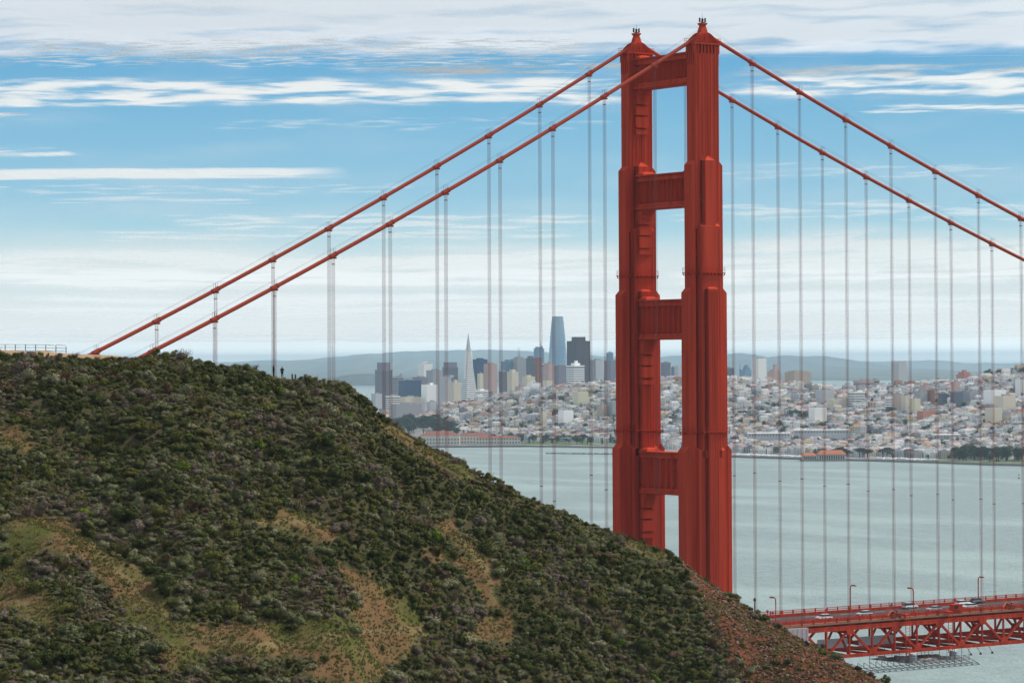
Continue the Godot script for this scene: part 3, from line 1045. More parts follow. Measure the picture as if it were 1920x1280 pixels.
func make_strut(t: Node3D, y0: float, y1: float, ribs: int, paint: Material, face: float) -> void:
	var b := Bag.new()
	var reach := CABLE_Z - 1.6
	b.box(Vector3(-1.25, y0 + 0.3, -reach), Vector3(1.25, y1 - 0.3, reach))
	b.box(Vector3(-2.0, y0 + 0.3, -reach), Vector3(2.0, y0 + 1.55, reach))
	b.box(Vector3(-2.0, y1 - 1.6, -reach), Vector3(2.0, y1 - 0.3, reach))
	var o := part("strut", b, paint, t)
	part("cornice", solid(Vector3(-2.45, y1 - 0.34, -reach), Vector3(2.45, y1, reach)), paint, o)
	var sill := Bag.new()
	sill.loft([ring4(y0, 2.1, reach), ring4(y0 + 0.12, 2.45, reach), ring4(y0 + 0.3, 2.45, reach), ring4(y0 + 0.62, 2.02, reach)])
	part("sill", sill, paint, o)
	var step := (2.0 * reach - 2.0) / ribs
	for k in ribs:
		var z := -reach + 1.0 + k * step
		for s in [-1.0, 1.0]:
			var rib := Bag.new()
			var a0 := Vector3(s * 1.2, y0 + 1.5, z + step * 0.12)
			var a1 := Vector3(s * 1.2, y0 + 1.5, z + step * 0.98)
			var a2 := Vector3(s * 2.1, y0 + 1.9, z + step * 0.86)
			var up := Vector3(0, y1 - y0 - 3.05, 0)
			var b2 := a2 + up - Vector3(0, 0.5, 0)
			if s < 0:
				rib.quad(a0, a2, b2, a0 + up); rib.quad(a2, a1, a1 + up, b2)
			else:
				rib.quad(a2, a0, a0 + up, b2); rib.quad(a1, a2, b2, a1 + up)
			rib.tri(a0, a1, a2); rib.tri(a0 + up, b2, a1 + up)
			part("rib", rib, paint, o)
	# stepped brackets where the strut meets each leg, and a shallow cap on top
	for s in [-1.0, 1.0]:
		var br := Bag.new()
		var steps := [[0.0, 0.5, 2.1], [0.5, 1.1, 1.55], [1.1, 2.2, 1.1], [2.2, 3.6, 0.85]]
		for e in steps:
			var za: float = s * (reach + 0.1)
			var zb: float = s * (face - e[2])
			br.box(Vector3(-1.9, y0 - e[1], minf(za, zb)), Vector3(1.9, y0 - e[0], maxf(za, zb)))
		part("bracket", br, paint, o)
		for e in [[3.95, 6.3, 0.7], [6.7, 9.5, 0.62], [9.9, 11.2, 0.5]]:
			var za: float = s * (reach + 0.1)
			var zb: float = s * (face - e[2])
			part("bracket_panel", solid(Vector3(-1.95, y0 - e[1], minf(za, zb)), Vector3(1.95, y0 - e[0], maxf(za, zb))), paint, o)
		var cap := Bag.new()
		var zc: float = s * (face - 0.8)
		cap.loft([ring4(y1, 2.2, 1.7, 0, zc), ring4(y1 + 0.5, 1.9, 1.5, 0, zc), ring4(y1 + 0.9, 1.1, 1.2, 0, zc + s * 0.3)])
		part("strut_cap", cap, paint, o)


func deck_y(s: float) -> float:
	return 79.3 + 0.005 * (s - 30.0)


func make_deck() -> void:
	var paint := orange()
	var d := thing("bridge_deck", Vector3.ZERO, "red-orange bridge deck with a deep steel truss under the roadway", "bridge deck")
	var s0 := -76.2
	var s1 := 228.6
	var panel := 7.62
	var n := int((s1 - s0) / panel)
	var asphalt := dressed(stuff_of("asphalt", Color(0.085, 0.088, 0.092), 0.85), grain(71, 30, 4, 0.75, 1.0), 1.0 / 12.0)
	var dark := paint
	var slab := Bag.new()
	var walk := Bag.new()
	for s in [s0]:
		var a := Vector3(s, deck_y(s), 0)
		var e := Vector3(s1, deck_y(s1), 0)
		slab.beam(a + Vector3(0, -0.45, 0), e + Vector3(0, -0.45, 0), 19.2, 0.6)
		for z in [-11.6, 11.6]:
			walk.beam(a + Vector3(0, -0.18, z), e + Vector3(0, -0.18, z), 3.6, 0.36)
	part("roadway", slab, asphalt, d)
	part("footway", walk, dressed(stuff_of("footway_concrete", Color(0.34, 0.24, 0.17), 0.9), grain(72, 30, 4, 0.75, 1.0), 1.0 / 8.0), d)
	var line := stuff_of("lane_paint", Color(0.62, 0.6, 0.52), 0.8)
	for z in [-6.4, -3.2, 0.0, 3.2, 6.4]:
		var dash := Bag.new()
		var s := s0 + 4.0
		while s < s1 - 6:
			dash.beam(Vector3(s, deck_y(s) - 0.143, z), Vector3(s + 3.6, deck_y(s + 3.6) - 0.143, z), 0.16, 0.01)
			s += 12.0
		var lm := part("lane_line", dash, line, d)
		note(lm, "", "", "", "stuff")
	for z in [-CABLE_Z, CABLE_Z]:
		var near: bool = z > 0
		for k in n:
			var a := s0 + k * panel
			var e := a + panel
			var ya := deck_y(a) - 1.5
			var ye := deck_y(e) - 1.5
			part("top_chord", beam_bag(Vector3(a, ya, z), Vector3(e, ye, z), 0.7, 1.0), paint, d)
			part("bottom_chord", beam_bag(Vector3(a, ya - 7.0, z), Vector3(e, ye - 7.0, z), 0.7, 0.85), paint, d)
			part("post", beam_bag(Vector3(a, ya - 0.45, z), Vector3(a, ya - 6.6, z), 0.42, 0.42), paint, d)
			var up_first := posmod(int(round(a / panel)), 2) == 0
			if up_first:
				part("diagonal", beam_bag(Vector3(a, ya - 0.2, z), Vector3(e, ye - 6.8, z), 0.5, 0.55), paint, d)
			else:
				part("diagonal", beam_bag(Vector3(a, ya - 6.8, z), Vector3(e, ye - 0.2, z), 0.5, 0.55), paint, d)
			var g := Bag.new()
			var gy := ya - 0.7 if up_first else ya - 6.3
			var sgn := 1.0 if up_first else -1.0
			gusset(g, Vector3(a, gy, z), sgn)
			part("gusset", g, paint, d)
	# floor beams, stringers and lower bracing
	for k in n + 1:
		var a := s0 + k * panel
		var y := deck_y(a)
		var fb := Bag.new()
		if k % 2 == 0:
			fb.box(Vector3(a - 0.25, y - 2.9, -CABLE_Z + 0.3), Vector3(a + 0.25, y - 0.95, CABLE_Z - 0.3))
			for s in [-1.0, 1.0]:
				fb.beam(Vector3(a, y - 2.6, s * 9.5), Vector3(a, y - 8.2, s * 13.2), 0.4, 0.5)
		else:
			fb.box(Vector3(a - 0.2, y - 2.1, -CABLE_Z + 0.3), Vector3(a + 0.2, y - 0.95, CABLE_Z - 0.3))
		part("floor_beam", fb, dark, d)
		part("lower_strut", beam_bag(Vector3(a, y - 8.5, -CABLE_Z + 0.3), Vector3(a, y - 8.5, CABLE_Z - 0.3), 0.5, 0.6), dark, d)
		if k < n:
			var zz := CABLE_Z - 0.4 if k % 2 == 0 else -CABLE_Z + 0.4
			part("lateral_brace", beam_bag(Vector3(a, y - 8.5, zz), Vector3(a + panel, deck_y(a + panel) - 8.5, -zz), 0.35, 0.4), dark, d)
	for z in [-8.0, -4.0, 0.0, 4.0, 8.0]:
		part("stringer", beam_bag(Vector3(s0, deck_y(s0) - 1.3, z), Vector3(s1, deck_y(s1) - 1.3, z), 0.3, 1.1), dark, d)
	for z in [-5.0, 5.0]:
		part("maintenance_rail", beam_bag(Vector3(s0, deck_y(s0) - 7.6, z), Vector3(s1, deck_y(s1) - 7.6, z), 0.3, 0.5), dark, d)
	# railings: outer guard rails on both footways, low barriers beside the road
	var rail_paint := paint
	for z in [-13.15, 13.15]:
		var bars := Bag.new()
		for y in [0.12, 0.62, 1.2]:
			bars.beam(Vector3(s0, deck_y(s0) + y, z), Vector3(s1, deck_y(s1) + y, z), 0.12, 0.11)
		var s := s0
		while s < s1:
			bars.beam(Vector3(s, deck_y(s), z), Vector3(s, deck_y(s) + 1.2, z), 0.05, 0.09)
			s += 0.34
		part("guard_rail", bars, rail_paint, d)
		for k in n * 2:
			var a := s0 + k * panel / 2
			var heavy := posmod(int(round((a - 0.0) / (panel / 2))), 4) == 0
			var hw := 0.32 if heavy else 0.14
			part("rail_post", solid(Vector3(a - hw, deck_y(a) - 0.2, z - 0.14), Vector3(a + hw, deck_y(a) + 1.28, z + 0.14)), rail_paint, d)
	for z in [-9.75, 9.75]:
		var bars := Bag.new()
		bars.beam(Vector3(s0, deck_y(s0) + 0.2, z), Vector3(s1, deck_y(s1) + 0.2, z), 0.3, 0.9)
		if z > 0:
			for y in [1.0, 1.35]:
				bars.beam(Vector3(s0, deck_y(s0) + y, z), Vector3(s1, deck_y(s1) + y, z), 0.1, 0.1)
			var s := s0
			while s < s1:
				bars.beam(Vector3(s, deck_y(s) + 0.5, z), Vector3(s, deck_y(s) + 1.35, z), 0.06, 0.08)
				s += 1.2
		part("road_barrier", bars, rail_paint, d)
	for z in [-10.7, 10.9]:
		part("service_pipe", beam_bag(Vector3(s0, deck_y(s0) - 1.0, z * 1.27), Vector3(s1, deck_y(s1) - 1.0, z * 1.27), 0.18, 0.25), rail_paint, d)


func gusset(g: Bag, p: Vector3, s: float) -> void:
	for side in [-1.0, 1.0]:
		var z: float = p.z + side * 0.38
		var e: float = p.z + side * 0.42
		var q := [Vector3(p.x - 1.55, p.y + 0.55 * s, 0), Vector3(p.x + 1.55, p.y + 0.55 * s, 0), Vector3(p.x + 0.75, p.y - 0.95 * s, 0), Vector3(p.x - 0.75, p.y - 0.95 * s, 0)]
		var lo := []
		var hi := []
		for c in q:
			lo.append(Vector3(c.x, c.y, z)); hi.append(Vector3(c.x, c.y, e))
		g.quad(lo[0], lo[1], lo[2], lo[3])
		g.quad(hi[3], hi[2], hi[1], hi[0])
		for k in 4:
			g.quad(lo[k], lo[(k + 1) % 4], hi[(k + 1) % 4], hi[k])


func beam_bag(a: Vector3, b: Vector3, wide: float, high: float) -> Bag:
	var g := Bag.new()
	g.beam(a, b, wide, high)
	return g


func make_cables() -> void:
	var paint := stuff_of("cable_paint", Color(0.50, 0.072, 0.036), 0.6)
	dressed(paint, grain(63, 30, 4, 0.75, 1.0), 1.0 / 6.0)
	var grey := stuff_of("rope_steel", Color(0.20, 0.07, 0.06), 0.7)
	var order := ["first", "second", "third", "fourth", "fifth", "sixth", "seventh", "eighth", "ninth", "tenth", "eleventh", "twelfth", "thirteenth", "fourteenth", "fifteenth"]
	for side in [1.0, -1.0]:
		var which := "near" if side > 0 else "far"
		var z: float = side * CABLE_Z
		var c := thing("main_cable", Vector3.ZERO, "thick red-orange main cable on the %s side of the bridge" % which, "cable", "main cables over the tower")
		var path := []
		var s := -252.0
		while s <= 229.0:
			path.append(Vector3(s, cable_y(s), z))
			s += 4.0
		var b := Bag.new()
		b.tube(path, 0.47, 12)
		part("strand_wrapping", b, paint, c)
		for h in [-0.45, 0.45]:
			var rope := Bag.new()
			var hp := []
			for q in path:
				hp.append(q + Vector3(0, 1.55, h))
			rope.tube(hp, 0.015, 4)
			part("hand_rope", rope, grey, c)
		for k in range(-16, 15):
			if k == 0:
				continue
			s = 15.24 * k
			var y := cable_y(s)
			var slope := (cable_y(s + 1.0) - cable_y(s - 1.0)) / 2.0
			var dir := Vector3(1, slope, 0).normalized()
			var here := Vector3(s, y, z)
			var band := Bag.new()
			band.tube([here - dir * 0.85, here + dir * 0.85], 0.55, 10)
			band.tube([here - dir * 0.9, here - dir * 0.74], 0.61, 10)
			band.tube([here + dir * 0.74, here + dir * 0.9], 0.61, 10)
			band.box(here + Vector3(-0.75, -0.78, -0.3), here + Vector3(0.75, -0.35, 0.3))
			part("cable_band", band, paint, c)
			var post := Bag.new()
			for h in [-0.45, 0.45]:
				post.beam(here + Vector3(-0.3, 0.3, h), here + Vector3(-0.3, 1.6, h), 0.045, 0.045)
				post.beam(here + Vector3(0.3, 0.3, h), here + Vector3(0.3, 1.6, h), 0.045, 0.045)
			part("stanchion", post, grey, c)
			# the ropes that hang from this band
			var dir_word := "south" if k > 0 else "north"
			var u := thing("suspender", Vector3(s, 78.4, z), "steel suspender ropes on the %s cable, %s hanging %s of the tower" % [which, order[min(absi(k) - 1, 14)] if absi(k) < 16 else "last", dir_word], "suspender", "suspender ropes under the main cables")
			var top := y - 78.4 - 0.5
			for dx in [-0.26, 0.26]:
				for dz in [-0.2, 0.2]:
					var rope := Bag.new()
					rope.tube([Vector3(dx, -0.3, dz), Vector3(dx, top, dz)], 0.036, 6)
					part("rope", rope, grey, u)
			for cy in [top - 1.5, top * 0.28]:
				if top > 12:
					part("spacer_clamp", solid(Vector3(-0.31, cy - 0.09, -0.25), Vector3(0.31, cy + 0.09, 0.25)), grey, u)


# ---------------------------------------------------------------- the city

var tones := {
	"white": Color(0.80, 0.78, 0.74), "bright_white": Color(0.87, 0.86, 0.83), "cream": Color(0.62, 0.55, 0.43), "mauve": Color(0.20, 0.185, 0.225), "grey": Color(0.33, 0.32, 0.34),
	"pale_grey": Color(0.48, 0.48, 0.49), "dark_blue": Color(0.03, 0.06, 0.14), "brown_dark": Color(0.060, 0.045, 0.060), "pink": Color(0.48, 0.33, 0.30), "salmon": Color(0.46, 0.20, 0.155),
	"brick": Color(0.25, 0.11, 0.09), "tan": Color(0.42, 0.34, 0.28), "glass_blue": Color(0.16, 0.28, 0.38), "pale_yellow": Color(0.62, 0.58, 0.42), "slate": Color(0.12, 0.14, 0.18)}
var towers_px := [] # [x0, x1, short name] of the big buildings, for telling houses apart
var footprints := []


func building_mats(tone: String, glass: String) -> Array:
	var w := stuff_of("wall_" + tone, tones[tone], 0.8)
	var g := stuff_of("glass_" + glass, {"dark": Color(0.06, 0.065, 0.085), "mid": Color(0.17, 0.18, 0.21), "blue": Color(0.06, 0.12, 0.18)}[glass], 0.15)
	return [w, g]


# x0, x1, y of the roof in the photograph, metres ahead, wall tone, facade style, label, how much longer than wide, storey height
func high_rise(x0: float, x1: float, top: float, far: float, tone: String, style: String, label: String, extra := [], ratio := 1.0, storey := 4.2, glass := "dark") -> Node3D:
	if far <= 6100: # set the block on the slope where it stands about as tall as it looks
		var want := 21.0 if ratio > 1.9 else 32.0
		var best := 1e9
		var f := ramp(shore, (x0 + x1) / 2, 1) + 250.0
		while f < 6300.0:
			var miss := absf(at((x0 + x1) / 2, top, f).y - city_height(f, (x0 + x1) / 2) - want)
			if miss < best:
				best = miss
				far = f
			f += 20.0
	var mid := at((x0 + x1) / 2, top, far)
	var roof := mid.y
	var fr := frame_of(mid)
	var ground := maxf(city_height(far, fr.y), 2.0) - 3.0
	var span := (x1 - x0) / FOCAL * far
	var lz := span / (0.567 + 0.824 * ratio)
	var lx := lz * ratio
	var o := thing("building", Vector3(mid.x, ground, mid.z), label, "building")
	towers_px.append([x0, x1, label])
	footprints.append([Vector2(mid.x, mid.z), Vector2(lx, lz) / 2 + Vector2(3, 3)])
	shell(o, lx, lz, roof - ground, tone, style, storey, glass)
	for e in extra: # set-back blocks on the roof: [x0, x1, y]
		var q := at((e[0] + e[1]) / 2, e[2], far)
		var sp: float = (e[1] - e[0]) / FOCAL * far
		var ez: float = sp / (0.567 + 0.824 * ratio)
		var off: float = ((e[0] + e[1]) - (x0 + x1)) / 2 / FOCAL * far
		var b := Bag.new()
		b.box(Vector3(-ez * ratio / 2 + off * 0.7, roof - ground - 2.0, -ez / 2 + off * 0.4), Vector3(ez * ratio / 2 + off * 0.7, q.y - ground, ez / 2 + off * 0.4))
		part("penthouse", b, building_mats(tone, glass)[0], o)
	return o


func shell(o: Node3D, lx: float, lz: float, h: float, tone: String, style: String, storey: float, glass := "dark") -> void:
	var m := building_mats(tone, glass)
	var core := Bag.new()
	core.box(Vector3(-lx / 2 + 0.5, 0, -lz / 2 + 0.5), Vector3(lx / 2 - 0.5, h - 0.6, lz / 2 - 0.5))
	var g := part("window_glass", core, m[1], o)
	note(g, "", "", "", "stuff")
	var w := Bag.new()
	var floors := int(h / storey)
	if style in ["grid", "bands"]:
		var share := 0.5 if style == "bands" else 0.42
		for k in floors:
			w.box(Vector3(-lx / 2, k * storey, -lz / 2), Vector3(lx / 2, (k + share) * storey, lz / 2))
	if style in ["grid", "stripes"]:
		var step := 5.0 if style == "grid" else 4.4
		var nx := maxi(2, int(lx / step))
		var nz := maxi(2, int(lz / step))
		var pw := 0.45 if style == "grid" else 0.5
		for k in nx + 1:
			var x := lerpf(-lx / 2 + 0.8, lx / 2 - 0.8, float(k) / nx)
			w.box(Vector3(x - step * pw / 2, 0, -lz / 2 - 0.12), Vector3(x + step * pw / 2, h - 0.9, lz / 2 + 0.12))
		for k in nz + 1:
			var z := lerpf(-lz / 2 + 0.8, lz / 2 - 0.8, float(k) / nz)
			w.box(Vector3(-lx / 2 - 0.12, 0, z - step * pw / 2), Vector3(lx / 2 + 0.12, h - 0.9, z + step * pw / 2))
	w.box(Vector3(-lx / 2 - 0.2, h - 3.0, -lz / 2 - 0.2), Vector3(lx / 2 + 0.2, h, lz / 2 + 0.2))
	var f := part("facade", w, m[0], o)
	note(f, "", "", "", "stuff")
	var r := Bag.new()
	r.box(Vector3(-lx * 0.2, h - 0.05, -lz * 0.18), Vector3(lx * 0.15, h + 3.2, lz * 0.2))
	r.box(Vector3(lx * 0.22, h - 0.05, lz * 0.1), Vector3(lx * 0.34, h + 2.0, lz * 0.3))
	part("roof_plant", r, stuff_of("roof_grey", Color(0.3, 0.3, 0.31), 0.9), o)


func make_skyline() -> void:
	var t := [
		[702.5, 736, 693, 8600, "mauve", "bands", "grey office tower with a narrower stepped top, beside the hill", [[706.5, 731.5, 679.5]], 1.0],
		[747, 790, 713, 7000, "dark_blue", "bands", "wide dark blue glass office block", [], 1.6],
		[735, 757, 707, 7800, "grey", "bands", "low grey block behind the dark blue glass block", [[751, 756, 700]], 1.0],
		[773, 802, 707, 7850, "mauve", "grid", "mauve-grey block behind the white striped tower", [], 1.0],
		[784, 811, 682, 8300, "white", "stripes", "white tower with dark vertical window stripes", [[792, 802, 678]], 1.0],
		[799, 830, 694, 8000, "grey", "stripes", "grey ribbed tower beside the striped white one", [[815, 820, 691]], 1.0],
		[829, 859, 688, 8500, "mauve", "bands", "mauve-grey tower with a stepped square top left of the pyramid", [[831.5, 857, 679]], 1.0],
		[885, 914, 673.5, 8400, "dark_blue", "stripes", "dark blue tower just behind the pyramid", [[893, 906, 671]], 1.0],
		[825, 846, 706, 6900, "pale_grey", "grid", "pale grey apartment tower left of the cream one", [[843, 853, 703]], 1.0],
		[842, 864, 716, 6700, "cream", "grid", "cream apartment tower below the pyramid", [[850, 858, 712]], 1.0],
		[895, 906, 700, 7000, "pale_yellow", "grid", "slim pale yellow tower at the foot of the pyramid", [], 1.0],
		[907, 932, 682, 7300, "pink", "grid", "pinkish tower with stacked balconies right of the pyramid", [[916, 926, 680]], 1.0],
		[890, 916, 731, 6400, "bright_white", "bands", "broad bright white apartment block below the pyramid", [[897, 908, 729]], 1.0],
		[790, 820, 721, 6500, "bright_white", "grid", "bright white slab with a raised stair tower", [[804, 814, 717.5]], 1.3],
		[939, 961, 677, 8500, "glass_blue", "bands", "blue glass tower with a slanting roof", [[948, 961, 674]], 1.0],
		[959, 986, 672, 8500, "grey", "grid", "grey tower carrying two thin spires", [[964, 982, 669]], 1.0],
		[986, 1004, 671, 7650, "slate", "bands", "dark glazed tower with a rooftop block", [[989, 1000, 667]], 1.0],
		[1003, 1015, 670, 7600, "brick", "stripes", "narrow reddish tower beside the dark glazed one", [], 1.0],
		[1001, 1020, 653, 9200, "glass_blue", "stripes", "pale blue glass tower with a pointed crown", [[1003, 1011, 650], [1014, 1019, 649]], 1.0],
		[1063, 1106, 639, 8450, "brown_dark", "stripes", "massive dark brown office tower with a flat top", [[1072, 1098, 631.5]], 1.0],
		[1038, 1062, 685, 7800, "mauve", "stripes", "mauve ribbed block in front of the rounded glass tower", [], 1.0],
		[1062, 1096, 685, 7300, "bright_white", "bands", "bright white stepped tower in front of the dark brown one", [[1071, 1088, 680.5], [1077, 1084, 676]], 1.0],
		[1107, 1131, 674.5, 8500, "pale_grey", "grid", "pale grey tower right of the dark brown one", [], 1.0],
		[1133, 1162, 676, 8300, "mauve", "grid", "mauve block touching the bridge tower's edge", [], 1.0],
		[1137, 1150, 661, 9000, "glass_blue", "bands", "small blue glass top behind the mauve block", [], 1.0],
		[1021, 1039, 681, 7500, "pink", "grid", "pink tower left of the mauve ribbed block", [], 1.0],
		[1010, 1026, 682, 7700, "pale_grey", "bands", "pale banded tower under the pointed crown", [], 1.0],
		[951, 972, 697, 6900, "cream", "grid", "cream stepped apartment tower on the wooded hill", [[955, 967, 692.5]], 1.0],
		[979, 1003, 706, 6800, "cream", "grid", "cream apartment house with a rounded top", [[985, 996, 703]], 1.0],
		[935, 952, 696, 7700, "mauve", "bands", "mauve banded block left of the cream stepped tower", [], 1.0],
		[966, 988, 724, 6450, "pink", "grid", "pinkish apartment block above the trees", [], 1.2],
		[988, 1014, 718, 6500, "white", "grid", "white apartment block above the hillside houses", [[994, 1004, 714]], 1.2],
		[1018, 1037, 713, 6550, "cream", "grid", "cream block under the pink tower", [], 1.0],
		[1075, 1103, 734, 6050, "pale_yellow", "grid", "pale yellow apartment row on the hillside", [], 1.5],
		[1239, 1258, 679.5, 8200, "mauve", "bands", "mauve banded tower framed between the bridge legs", [], 1.0],
		[1259, 1265, 688, 8000, "slate", "stripes", "thin slate tower framed between the bridge legs", [], 1.0],
		[1265, 1281, 687, 7900, "pale_grey", "grid", "pale tower framed between the bridge legs", [[1266, 1276, 685]], 1.0],
		[1355, 1377, 690, 7500, "slate", "bands", "slate banded tower just right of the bridge tower", [], 1.0],
		[1387, 1409, 693, 8000, "glass_blue", "grid", "bluish tower with a domed top and thin mast", [[1394, 1407, 688], [1397, 1404, 684]], 1.0],
		[1410, 1437, 672, 7600, "white", "grid", "tall white gridded hotel tower right of the bridge tower", [], 1.0],
		[1440, 1464, 696, 7000, "pink", "stripes", "pink-brown art deco tower with a raised central shaft", [[1444, 1462, 692.5], [1450, 1458, 683]], 1.0],
		[1472, 1521, 697, 7000, "tan", "stripes", "broad tan tower with a darker ribbed side", [[1478, 1516, 695]], 1.5],
		[1420, 1463, 724, 6400, "brick", "stripes", "wide red brick block under the pink-brown tower", [], 1.6],
		[1600, 1640, 713, 6800, "pink", "bands", "long pinkish block on the saddle of the ridge", [], 2.2],
		[1632, 1650, 711.5, 6850, "tan", "bands", "tan block beside the long pinkish one", [], 1.0],
		[1580, 1600, 722, 6700, "tan", "grid", "small domed tan block at the edge of the bay view", [[1585, 1595, 718]], 1.0],
		[1726, 1746, 721, 6000, "pink", "grid", "low mauve-pink block on the ridge", [], 1.0],
		[1745, 1785, 711, 6000, "white", "grid", "long white apartment block on the ridge", [], 2.0],
		[1785, 1800, 715, 5950, "pink", "grid", "pink block leaning against the salmon tower", [], 1.0],
		[1794, 1824, 702, 5900, "salmon", "grid", "salmon-pink stepped apartment tower on the ridge", [[1798, 1820, 697.5], [1804, 1813, 693.5]], 1.0],
		[1846, 1876, 713, 5900, "pink", "grid", "low pink-roofed block under the big trees", [], 1.4],
		[1845, 1887, 731, 5700, "bright_white", "grid", "large white apartment block below the big trees", [], 1.6],
		[1905, 1934, 711, 5750, "white", "grid", "white block at the edge of the big trees", [], 1.0],
		[1760, 1777, 737, 5750, "slate", "bands", "slate glazed flats below the long white block", [], 1.0],
		[1783, 1806, 735, 5750, "slate", "grid", "grey-blue flats in front of the salmon tower", [], 1.4],
		[1806, 1846, 733, 5760, "grey", "grid", "wide grey flats under the salmon tower", [], 2.0],
		[1660, 1674, 743, 5650, "bright_white", "bands", "small bright white flats below the arched tower", [], 1.0],
		[1675, 1691, 738, 5600, "tan", "grid", "tall beige flats below the arched tower", [], 1.0],
		[1691, 1706, 742, 5620, "cream", "grid", "cream flats between beige and yellowish ones", [], 1.0],
		[1707, 1726, 747, 5600, "pale_yellow", "grid", "yellowish flats at the foot of the ridge", [], 1.0],
		[1738, 1753, 731, 5800, "brick", "grid", "brick flats on the ridge", [], 1.0],
		[1715, 1739, 733, 5850, "grey", "grid", "grey flats left of the brick ones", [], 1.0],
		[1517, 1550, 764, 5500, "white", "grid", "white windowed block beside a dark tree group", [], 1.6],
		[1550, 1600, 748, 5700, "cream", "grid", "cream row of flats on the hillside", [], 2.4],
		[1530, 1565, 731, 6000, "pale_grey", "grid", "pale grey flats on the saddle", [], 1.6],
		[1590, 1622, 734, 5950, "white", "bands", "white banded flats on the saddle", [[1605, 1619, 732]], 1.4],
		[1848, 1880, 764, 5450, "cream", "grid", "cream block on the lower slope", [], 1.6],
		[1720, 1756, 770, 5400, "salmon", "grid", "long reddish row of flats on the lower slope", [], 2.2],
		[1120, 1139, 758, 5960, "tan", "grid", "tan flats left of the bridge leg", [], 1.0],
		[1138, 1162, 753, 5980, "grey", "grid", "grey-tan flats at the bridge leg's edge", [], 1.0],
		[1013, 1025, 771, 5930, "pale_yellow", "grid", "small yellow flats on the hillside", [], 1.0],
		[1047, 1075, 769, 5930, "bright_white", "grid", "bright white flats on the hillside", [], 1.4],
		[800, 819, 753, 6050, "pale_grey", "grid", "pale flats above the dark park trees", [], 1.2],
		[733, 790, 757, 6150, "grey", "grid", "long low slate block above the park trees", [], 3.0],
		[696, 716, 738, 7400, "pale_grey", "grid", "pale block at the hill's edge under the grey tower", [], 1.0],
		[722, 750, 742, 6500, "white", "bands", "pale low block in front of the grey tower", [], 1.6],
		[750, 790, 744, 6480, "cream", "grid", "cream low block under the dark blue one", [], 2.0],
		[1866, 1905, 742, 5650, "cream", "grid", "cream flats on the upper slope", [], 1.5],
		[1380, 1410, 706, 6900, "white", "grid", "white flats under the hotel tower", [], 1.3],
		[1360, 1390, 726, 6350, "pale_grey", "grid", "pale flats beside the brick block", [], 1.4]]
	for e in t:
		high_rise(e[0], e[1], e[2], e[3], e[4], e[5], e[6], e[7], e[8], 4.4 if e[3] < 6600 else 5.2, "blue" if e[4] == "glass_blue" or e[4] == "dark_blue" else "mid" if e[5] != "grid" and e[4] in ["bright_white", "white"] else "dark")
	make_pyramid()
	make_obelisk()
	make_arched_tower()
	# thin masts
	for e in [[971.5, 651, 671, 8500, "left"], [974.5, 653, 671, 8500, "right"], [1014, 640, 652, 9200, ""], [1387.8, 680, 695, 8000, "dome"]]:
		var p := at(e[0], e[1], e[3])
		var q := at(e[0], e[2], e[3])
		var b := Bag.new()
		b.tube([Vector3.ZERO, Vector3(0, p.y - q.y, 0)], 1.0, 6, 0.4)
		b.box(Vector3(-1.6, 0, -1.6), Vector3(1.6, 4, 1.6))
		var o := part("mast", b, stuff_of("mast_grey", Color(0.2, 0.2, 0.22), 0.6))
		o.position = Vector3(p.x, q.y, p.z)
		var lab: String = {"left": "left of the two thin spires on the grey tower", "right": "right of the two thin spires on the grey tower", "": "thin needle on the pale blue glass tower's crown", "dome": "thin mast on the bluish domed tower"}[e[4]]
		note(o, lab, "spire")


func make_pyramid() -> void:
	var far := 8220.0
	var tip := at(878, 624.5, far)
	var ground := 8.0
	var o := thing("pyramid_tower", Vector3(tip.x, ground, tip.z), "tall white pyramid skyscraper tapering to a spire", "building")
	towers_px.append([862, 892, "white pyramid"])
	var h := tip.y - ground
	var base := 45.0
	var b := Bag.new()
	var wall := building_mats("white", "mid")
	var floors := int(h * 0.80 / 5.4)
	var core := Bag.new()
	core.loft([ring4(0, base / 2 - 0.7, base / 2 - 0.7), ring4(h * 0.8, base * 0.1 - 0.4, base * 0.1 - 0.4)])
	note(part("window_glass", core, wall[1], o), "", "", "", "stuff")
	for k in floors:
		var y := k * 5.4
		var r := base / 2 * (1.0 - y / h)
		var r2 := base / 2 * (1.0 - (y + 3.0) / h)
		b.loft([ring4(y, r, r), ring4(y + 3.0, r2, r2)])
	note(part("facade", b, wall[0], o), "", "", "", "stuff")
	var spire := Bag.new()
	spire.loft([ring4(h * 0.78, base / 2 * 0.22, base / 2 * 0.22), ring4(h, 0.3, 0.3)])
	part("spire", spire, stuff_of("spire_metal", Color(0.42, 0.42, 0.43), 0.5), o)
	for s in [-1.0, 1.0]:
		var w := Bag.new()
		var r := base / 2 * (1.0 - 0.78)
		w.hexa([Vector3(s * base * 0.23 - 3, h * 0.44, 4), Vector3(s * base * 0.23 + 3, h * 0.44, 4), Vector3(s * base * 0.23 + 3, h * 0.44, -4), Vector3(s * base * 0.23 - 3, h * 0.44, -4),
			Vector3(s * (r + 2.8) - 2.4, h * 0.80, 3), Vector3(s * (r + 2.8) + 2.4, h * 0.80, 3), Vector3(s * (r + 2.8) + 2.4, h * 0.80, -3), Vector3(s * (r + 2.8) - 2.4, h * 0.80, -3)])
		part("wing", w, wall[0], o)


